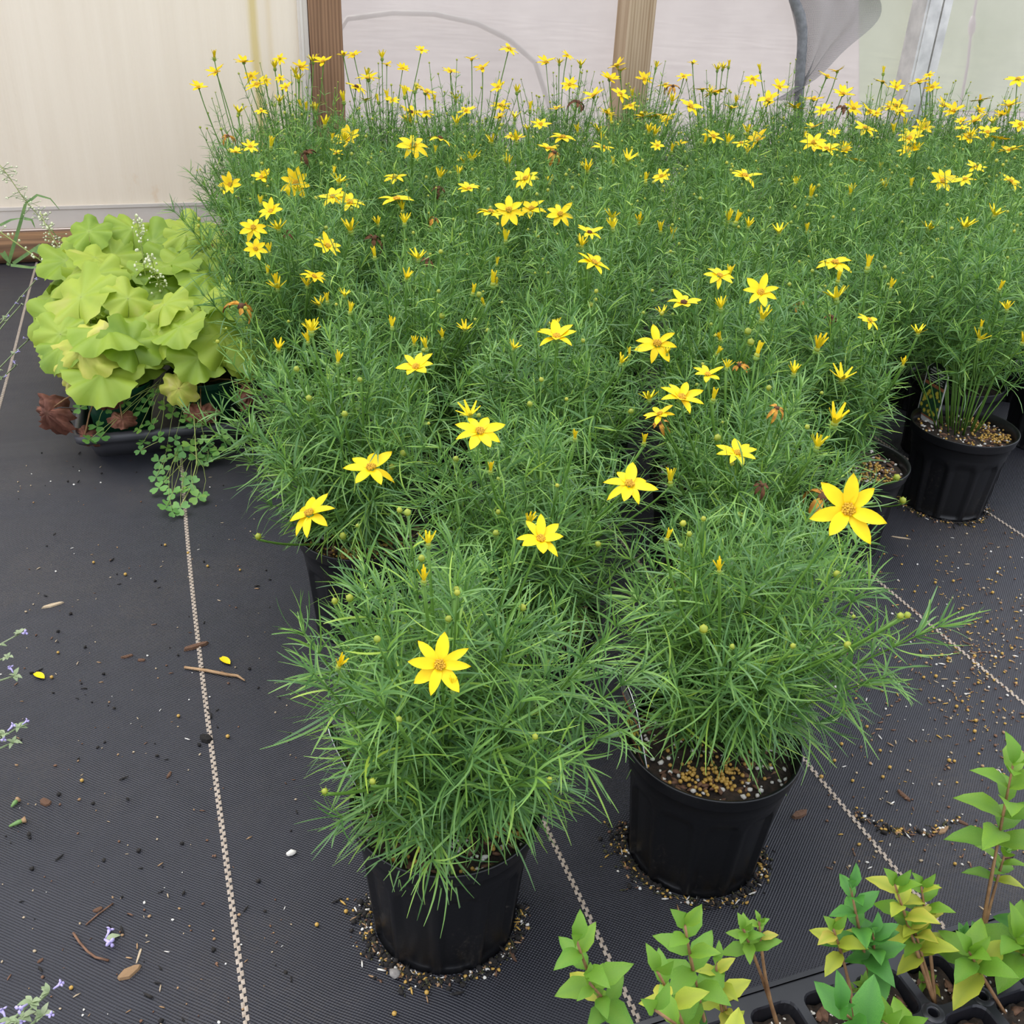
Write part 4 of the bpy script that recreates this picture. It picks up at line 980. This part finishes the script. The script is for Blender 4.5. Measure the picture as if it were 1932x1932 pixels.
loft(g, [rrect(x0, x1, y0, y1, .004, PZ+.0015), rrect(x0-.004, x1+.004, y0-.004, y1+.004, .006, PZ+.0015), rrect(x0-.005, x1+.005, y0-.005, y1+.005, .006, PZ-.010), rrect(x0-.003, x1+.003, y0-.003, y1+.003, .006, PZ-.012), rrect(x0, x1, y0, y1, .004, PZ-.004)])
loft(g, [rrect(x0+.004, x1-.004, y0+.004, y1-.004, .006, 0), rrect(x0, x1, y0, y1, .006, PZ-.003)], 0, (True, False))
pt = root('seedling_tray', (0, 0, 0), 'black plastic cell tray of leggy young seedlings on the cloth', 'tray')
ob('tray_body', g.mesh('tray_body', M_ctray, True), pt)
bpy.data.meshes['tray_body'].polygons.foreach_set('use_smooth', [False]*len(bpy.data.meshes['tray_body'].polygons))
def ring_hole():
    """moulded collar and sleeve around an open drain hole"""
    g = G(); k = 16
    def c(r, z): return [(r*math.cos(2*PI*j/k), r*math.sin(2*PI*j/k), z) for j in range(k)]
    loft(g, [c(.0088, .0002), c(.0056, .0012), c(.0044, .0010), c(.0038, -.001), c(.0036, -.030)])
    return g.mesh('corner_hole', M_ctray, True)
HOLE = ring_hole(); rS = random.Random(9)
for i in range(NCX-1):
    for j in range(NCY-1): ob('corner_hole', HOLE, pt, (cx0+PITX*(i+.5), cy0-.0472*(j+.5), PZ))
def plug(seed):
    rnd = random.Random(seed); g = G(); n = 8; V = []; h = .0168
    for i in range(n+1):
        for j in range(n+1): V.append((-h+2*h*i/n, -h+2*h*j/n, PZ-.012+rnd.uniform(-.0025, .003)-.004*((abs(i-4)/4)**4+(abs(j-4)/4)**4)*.3))
    g.add(V, [(i*(n+1)+j, (i+1)*(n+1)+j, (i+1)*(n+1)+j+1, i*(n+1)+j+1) for i in range(n) for j in range(n)])
    for k in range(rnd.choice((6, 14, 22))): g.blob((rnd.uniform(-.014, .014), rnd.uniform(-.014, .014), PZ-.0105), rnd.uniform(.0006, .0017), rnd, 1, (1, .8, .7), .3)
    for k in range(6): g.blob((rnd.uniform(-.013, .013), rnd.uniform(-.013, .013), PZ-.010), rnd.uniform(.003, .007), rnd, 2, (1.2, .7, .25), .35)
    return g.mesh('soil_plug', [M_soil, M_perl, M_bark], True)
PLG = [plug(i) for i in range(5)]
for k, (cx, cy) in enumerate(cells): ob('soil_plug', PLG[(k*7) % 5], pt, (cx, cy, 0))
SLV = [ovate(1, M_seed, 1, .50), ovate(2, M_seed, 1, .56)]; SLD = [ovate(3, M_seedd, 1, .52), ovate(4, M_seedd, 1, .58)]; SLY = [ovate(5, M_seedy, 1, .52)]
def cell_at(i, j): return Vector((cx0+PITX*i, cy0-.0472*j, PZ-.012))
def seedling(cell, off, stems, label, tone=0, seed=0):
    """stems: list of (tip pixel, Y of tip, leaf length, pairs, leafless fraction)"""
    stems = [(a, Y, l*1.22, p+1 if p else 0, br) for a, Y, l, p, br in stems]; rnd = random.Random(seed); b = cell_at(*cell)+Vector((off[0], off[1], 0)); r = root('seedling', tuple(b), label, 'seedling'); g = G()
    for (tp, Y, ll, pairs, bare) in stems:
        T = ony(*tp, Y)-b; bow = Vector((rnd.uniform(-.012, .012), rnd.uniform(-.006, .006), 0)); pts = bez((0, 0, 0), T*.5+bow, T, 12)
        g.tube(pts, [.0015]*6+[.0012]*4+[.0009]*2, 5)
        for q in range(pairs):
            t = bare+(1-bare)*(q+.3)/pairs; x = t*11; i = min(int(x), 10); p = pts[i].lerp(pts[i+1], x-i); tg = (pts[i+1]-pts[i]).normalized()
            o1 = tg.orthogonal().normalized(); o2 = tg.cross(o1); az = q*PI/2+rnd.uniform(-.35, .35)+seed
            for s in (0, PI):
                d = (o1*math.cos(az+s)+o2*math.sin(az+s))+tg*(.10+.55*q/max(1, pairs-1)); sz = ll*(1-.30*q/max(1, pairs-1))*rnd.uniform(.85, 1.1)
                if tone == 2 or (tone == 1 and rnd.random() < .3) or (q == 0 and rnd.random() < .5 and tone != 3): mm = SLY[0]
                elif tone == 3: mm = rnd.choice(SLD)
                else: mm = rnd.choice(SLV)
                leafdir(r, mm, p, d, tg+Vector((0, -.3, .3)), sz)
        for s in (0, PI):
            d = Vector((math.cos(seed+s)*.5, math.sin(seed+s)*.5, .8)); leafdir(r, rnd.choice(SLV if tone != 3 else SLD), pts[-1], d, (0, -.6, .6), ll*.55)
    ob('stem', g.mesh('stem', M_twig), r); return r
seedling((0, 0), (-.016, -.012), [((1088, 1775), .352, .027, 3, .62), ((1110, 1852), .345, .017, 3, .7)], 'light green two-stemmed seedling at the end of the cell tray', 0, 1)
seedling((0, 1), (.012, .004), [((1240, 1832), .322, .026, 3, .5)], 'yellow-tinged seedling next to the end of the cell tray', 1, 2)
seedling((1, 1), (-.014, .016), [((1292, 1745), .345, .026, 4, .58)], 'upright bright green seedling with four leaf pairs and a dark stem', 0, 3)
seedling((1, 0), (.004, -.008), [((1350, 1815), .352, .021, 3, .55), ((1362, 1888), .346, .012, 2, .3)], 'short yellowing seedling with a cut stub beside it', 2, 4)
seedling((2, 0), (.002, .004), [((1402, 1752), .372, .017, 3, .8), ((1432, 1738), .374, .012, 2, .86)], 'small thin-stemmed seedling rising from a cell speckled with perlite', 0, 5)
seedling((3, 0), (.012, -.012), [((1572, 1752), .368, .022, 2, .72)], 'single-stemmed yellow seedling beside the deep green clump', 2, 6)
seedling((4, 0), (-.012, -.012), [((1605, 1675), .378, .027, 4, .5), ((1648, 1760), .360, .023, 3, .6)], 'deep green seedling clump with two branching stems', 3, 7)
seedling((4, 0), (.006, .010), [((1630, 1858), .360, .012, 2, .3), ((1608, 1868), .356, .010, 2, .3)], 'tiny green sprout at the foot of the deep green clump', 0, 8)
seedling((5, 0), (-.010, -.014), [((1688, 1668), .384, .026, 3, .62), ((1738, 1672), .386, .023, 3, .68), ((1722, 1745), .370, .025, 4, .6)], 'three-stemmed pale green seedling with forked brown stems', 1, 9)
seedling((5, 0), (.006, .0), [((1738, 1852), .360, .011, 2, .3)], 'tiny sprout in the perlite-strewn cell beneath forked stems', 0, 10)
seedling((6, 0), (.0, .006), [((1912, 1440), .402, .036, 5, .60), ((1898, 1605), .395, .022, 3, .72)], 'tall two-stemmed seedling towering over the cell tray', 0, 11)
seedling((6, 1), (-.008, .012), [((1828, 1795), .345, .032, 3, .62)], 'broad-leaved light green seedling in front of the tall one', 0, 12)
seedling((6, 0), (.014, .002), [((1850, 1768), .366, .018, 3, .4), ((1815, 1762), .366, .016, 2, .5)], 'leafy green seedling at the foot of the tall one', 3, 13)
seedling((7, 1), (-.004, .010), [((1918, 1770), .345, .040, 3, .6)], 'large-leaved lime seedling near the tall one', 0, 14)
seedling((7, 0), (-.004, -.006), [((1925, 1745), .366, .028, 3, .55)], 'green seedling behind the large-leaved lime one', 3, 15)
seedling((2, 2), (.012, .010), [((1235, 1905), .290, .026, 2, .62)], 'low seedling whose leaf tips reach over the second row of cells', 0, 16)
seedling((4, 2), (-.004, .012), [((1585, 1905), .300, .036, 2, .60)], 'seedling with one big pointed green leaf above the tray cells', 3, 17)
seedling((5, 2), (-.01, .010), [((1665, 1925), .300, .026, 3, .6)], 'lime seedling among the inner cells of the tray', 0, 18)
seedling((1, 1), (.014, .012), [((1272, 1912), .335, .014, 3, .3), ((1303, 1918), .335, .014, 2, .4)], 'tiny round-leaved green sprout near the tray end', 3, 19)

# ------------------------------------------------------------------ litter on the cloth
rD = random.Random(21)
def chip_mesh(seed, mat, th=.16):
    rnd = random.Random(seed); n = 7; top = []
    for i in range(n):
        a = 2*PI*i/n; top.append((math.cos(a)*.5*rnd.uniform(.8, 1.1), math.sin(a)*.17*rnd.uniform(.7, 1.2)))
    V = [(x, y, 0) for x, y in top]+[(x*.9, y*.85, th*rnd.uniform(.7, 1.1)) for x, y in top]+[(0, 0, th*1.15)]
    Fc = [tuple(range(n))[::-1]]+[(i, (i+1) % n, n+(i+1) % n, n+i) for i in range(n)]+[(n+i, n+(i+1) % n, 2*n) for i in range(n)]
    return mk('chip', V, Fc, mat, False)
CH = {'bark': [chip_mesh(i, M_bark) for i in range(4)], 'tan': [chip_mesh(10+i, M_bark2) for i in range(3)], 'dark': [chip_mesh(20+i, M_dark, .3) for i in range(3)], 'straw': [chip_mesh(30+i, M_straw, .1) for i in range(3)]}
def chip(name, kind, p0, p1, label, cat, group=None, wide=1.):
    A = onz(*p0); Bp = onz(*p1); d = Bp-A; L = max(d.length, .004); c = (A+Bp)/2
    return tag(ob(name, rD.choice(CH[kind]), None, (c.x, c.y, .0002), (0, 0, math.atan2(d.y, d.x)), (L, L*wide, L*.8*min(1, wide))), label, cat, group)
chip('wood_chip', 'tan', (220, 1850), (268, 1822), 'flat tan rectangular wood chip near the lavender sprig', 'wood chip', wide=1.3)
chip('straw_piece', 'straw', (256, 1822), (268, 1785), 'pale straw piece touching the flat tan wood chip', 'straw', wide=.4)
chip('bark_piece', 'bark', (340, 1230), (398, 1212), 'long brown bark piece lying across the beige line', 'bark', wide=.7)
g = G(); P = [onz(x, y, .0025) for x, y in ((348, 1259), (390, 1265), (430, 1273), (448, 1275), (462, 1284))]; c0 = P[0].copy(); c0.z = 0
g.tube([p-c0 for p in P], [.0016, .0019, .0019, .0017, .0008], 6); tag(ob('twig', g.mesh('twig', M_bark2), None, tuple(c0)), 'thin tan twig crossing the beige line below the bark piece', 'twig')
chip('wood_chip', 'straw', (76, 1148), (126, 1136), 'pale slender wood sliver on open cloth', 'wood chip', wide=.7)
chip('bark_piece', 'dark', (378, 1390), (400, 1402), 'black soil crumb sitting on the beige line', 'soil crumb', wide=2)
chip('bark_piece', 'bark', (258, 1246), (276, 1246), 'short dark brown bark bit beside a russet husk', 'bark', wide=1.5)
chip('dry_husk', 'bark', (226, 1243), (254, 1236), 'russet dry husk with a pale stem beside a bark bit', 'husk', wide=.9)
chip('bark_piece', 'bark', (76, 1508), (96, 1520), 'dark split bark piece on open cloth above a straw bit', 'bark', wide=1.8)
chip('bark_piece', 'bark', (315, 1470), (324, 1455), 'small reddish bark piece beside the beige line', 'bark', wide=1)
chip('bark_piece', 'bark', (174, 1722), (196, 1712), 'oval purplish bark flake above the fallen lavender blossom', 'bark', wide=1.6)
chip('bark_piece', 'bark', (70, 1818), (82, 1808), 'square brown bark bit near the lavender sprig', 'bark', wide=1.6)
g = G(); P = [onz(x, y, .0015) for x, y in ((138, 1760), (150, 1778), (165, 1795), (180, 1806), (205, 1812))]; c0 = P[0].copy(); c0.z = 0
g.tube([p-c0 for p in P], .0011, 5); tag(ob('twig', g.mesh('twig', M_bark), None, tuple(c0)), 'curved dark twig near the fallen lavender blossom', 'twig')
g = G(); P = [onz(x, y, .0012) for x, y in ((162, 1745), (185, 1725), (214, 1704))]; c0 = P[0].copy(); c0.z = 0
g.tube([p-c0 for p in P], .0007, 4); tag(ob('twig', g.mesh('twig', M_bark), None, tuple(c0)), 'straight thin dark twig beside the oval bark flake', 'twig')
def flat_petal(p0, p1, label, mat=None):
    A = onz(*p0); Bp = onz(*p1); d = Bp-A; me = PETS[2]
    tag(ob('fallen_petal', me, None, (A.x, A.y, .0012), (0, 0, math.atan2(d.y, d.x)), d.length/.027), label, 'petal')
flat_petal((415, 1240), (434, 1256), 'yellow fallen petal beside the twig crossing the beige line'); flat_petal((64, 1270), (84, 1283), 'curled yellow fallen petal near the leaning lavender sprig')
fr = root('fallen_blossom', tuple(onz(198, 1775)), 'fallen lavender blossom with a green tail lying on the cloth', 'blossom')
ob('corolla', FLO, fr, (0, 0, .002), (1.3, .3, .5), .011); ob('corolla', FLO, fr, (.001, .001, .002), (1.4, .2, 2.6), .009); leafdir(fr, CML, (.001, -.001, .002), (1, .2, .05), (0, 0, 1), .012, 'green_tail')
for p0, p1, lb in (((22, 1525), (36, 1512), 'green fallen flower husk near the small lavender sprig'), ((18, 1562), (50, 1550), 'long green fallen husk with a russet end')):
    A = onz(*p0); Bp = onz(*p1); h = root('fallen_husk', (A.x, A.y, 0), lb, 'husk'); d = Bp-A; g = G(); g.tube([Vector((0, 0, .002)), d*.5+Vector((0, 0, .003)), d*.8+Vector((0, 0, .003))], [.001, .0022, .002], 6); ob('green_tube', g.mesh('green_tube', M_grass), h)
    g = G(); g.tube([d*.75+Vector((0, 0, .003)), d*1.0+Vector((0, 0, .003))], [.002, .0034], 6); ob('dry_end', g.mesh('dry_end', M_bark2), h)
chip('bark_piece', 'bark', (1494, 1545), (1522, 1530), 'dark bark flake between two beige lines near the tagged pot', 'bark', wide=1.3)
g = G(); g.blob((0, 0, .004), .0058, rD, 0, (1, .85, .75), .15); p = onz(745, 1842); o = tag(ob('pebble', g.mesh('pebble', M_stone, True), None, tuple(p)), 'small grey pebble at the foot of the pot with one open bloom', 'pebble')
g = G(); g.blob((0, 0, .0022), .0042, rD, 0, (1.4, .8, .7), .15); tag(ob('perlite_lump', g.mesh('perlite_lump', M_perl, True), None, tuple(onz(550, 1612))), 'white perlite lump lying alone on open cloth', 'perlite')
for p0, p1, k, lb in (((1680, 1012), (1720, 1018), 'straw', 'pale broken straw beyond the clump of scattered pellets'), ((1888, 1622), (1915, 1612), 'bark', 'russet bark strip behind the tall seedling'), ((1690, 1490), (1720, 1515), 'bark', 'crumpled reddish bark scrap on bluish cloth'),
    ((1630, 1845), (1645, 1838), 'straw', 'straw bit'), ((960, 1795), (975, 1815), 'bark', 'reddish bark splinter at the foot of a foremost pot'), ((1800, 1545), (1830, 1560), 'bark', 'bark piece in the crescent of spilled potting mix'), ((1770, 1575), (1790, 1560), 'tan', 'tan chip in the crescent of spilled potting mix'),
    ((1845, 1708), (1880, 1735), 'straw', 'loose straw behind the tall seedling')):
    if lb != 'straw bit': chip('bark_piece' if k == 'bark' else 'wood_chip' if k == 'tan' else 'straw_piece', k, p0, p1, lb, {'bark': 'bark', 'tan': 'wood chip', 'straw': 'straw'}[k], wide=.8 if k != 'straw' else .35)
# round fertilizer pellets that rolled onto the cloth
g = G(); g.blob((0, 0, .002), .0021, rD, 0, (1, 1, 1), .06); PE = g.mesh('pellet', M_pellet, True)
pel = [(177, 1063), (355, 1045), (312, 1030), (237, 1086), (392, 1070), (453, 1077), (110, 1233), (98, 1280), (430, 1392), (337, 1353), (598, 1747), (653, 1722), (744, 1915), (135, 1866), (805, 1655+220), (155, 1475), (1587, 1406), (1660, 1418), (1608, 1475), (1665, 1468), (1549, 1468), (1635, 1373), (1678, 1450), (1574, 1437), (1800, 1438), (1815, 1325), (1838, 1382), (1840, 1362), (1825, 1195), (1798, 1098), (1764, 1101), (1815, 1150), (1872, 1120), (1742, 1280), (1788, 1245), (1776, 1238), (1804, 1335), (1838, 1240), (1890, 1235), (1878, 1190), (1725, 1118), (1765, 1278), (1845, 1290), (1801, 1632), (1790, 1437), (1862, 1175), (1908, 1225), (1740, 1196), (1145, 1336), (1130, 1200)]
for (x, y) in pel: tag(ob('fertilizer_pellet', PE, None, tuple(onz(x, y)), None, rD.uniform(.85, 1.15)), 'round mustard fertilizer pellet rolled loose on the black cloth', 'pellet', 'loose fertilizer pellets on the cloth')
# fine crumbs nobody could count
def crumbs(name, spots, label, mats, smin=.0006, smax=.0022):
    g = G(); c0 = Vector((spots[0][0], spots[0][1], 0))
    for (x, y, m) in spots:
        r = rD.uniform(smin, smax)*(1.5 if m == 0 else 1); st = rD.random() < .35
        g.blob((x-c0.x, y-c0.y, r*.55), r, rD, m, (2.2, .45, .4) if st else (1, .8, .7), .3)
    tag(ob(name, g.mesh(name, mats, True), None, tuple(c0)), label, 'debris', None, 'stuff')
CM = [M_dark, M_bark, M_bark2, M_straw, M_perl, M_pellet, M_moss]
def ringspots(cx, cy, r, n, a0, a1, w):
    out = []
    for _ in range(n): a = rD.uniform(a0, a1); q = r+abs(rD.gauss(0, w)); out.append((cx+q*math.cos(a), cy+q*math.sin(a), rD.choice((0, 0, 0, 6, 6, 6, 1, 2, 5, 5, 4))))
    return out
crumbs('spilled_potting_mix', ringspots(.165, .575, .065, 420, 2.6, 6.1, .006)+ringspots(.165, .575, .066, 120, 2.7, 4.3, .010), 'ring of spilled potting mix around the foot of the pot with one open bloom', CM)
crumbs('spilled_potting_mix', ringspots(.417, .580, .065, 380, 2.4, 6.0, .006)+ringspots(.417, .580, .066, 90, 2.5, 3.6, .012), 'ring of spilled potting mix around the foot of the pot with the exposed tag', CM)
crumbs('spilled_potting_mix', ringspots(1.157, 1.108, .065, 240, 2.6, 6.2, .006), 'ring of spilled pellets and mix around the far upright-tagged pot', CM)
sp = []
for k in range(150):
    t = rD.random(); x = 1605+205*t; y = 1530+48*math.sin(t*2.6)-10*t+rD.gauss(0, 5); p = onz(x, y); sp.append((p.x, p.y, rD.choice((0, 0, 6, 6, 1, 2, 5, 5, 4))))
crumbs('spilled_potting_mix', sp, 'crescent of spilled potting mix left where a pot once stood', CM)
sp = []
for k in range(900):
    x = rD.uniform(1560, 1932); y = rD.uniform(1000, 1640)
    if k % 2: x = rD.gauss(1850, 60); y = rD.gauss(1230, 90)
    p = onz(x, y); sp.append((p.x, p.y, rD.choice((1, 1, 1, 2, 2, 3, 3, 4, 5, 5))))
crumbs('scattered_litter', sp, 'fine scattered roots, pellets and bark crumbs on the bare cloth by the coreopsis', CM)
sp = []
for k in range(430):
    x = rD.uniform(-20, 560); y = 850+1090*rD.random()**1.1; p = onz(x, y)
    if p.x < .08 or y < 1000: sp.append((p.x, p.y, rD.choice((0, 0, 0, 1, 1, 2, 2, 3, 3, 3, 4))))
crumbs('scattered_litter', sp, 'fine scattered soil crumbs, straw and perlite along the open cloth aisle', CM, .0005, .0018)
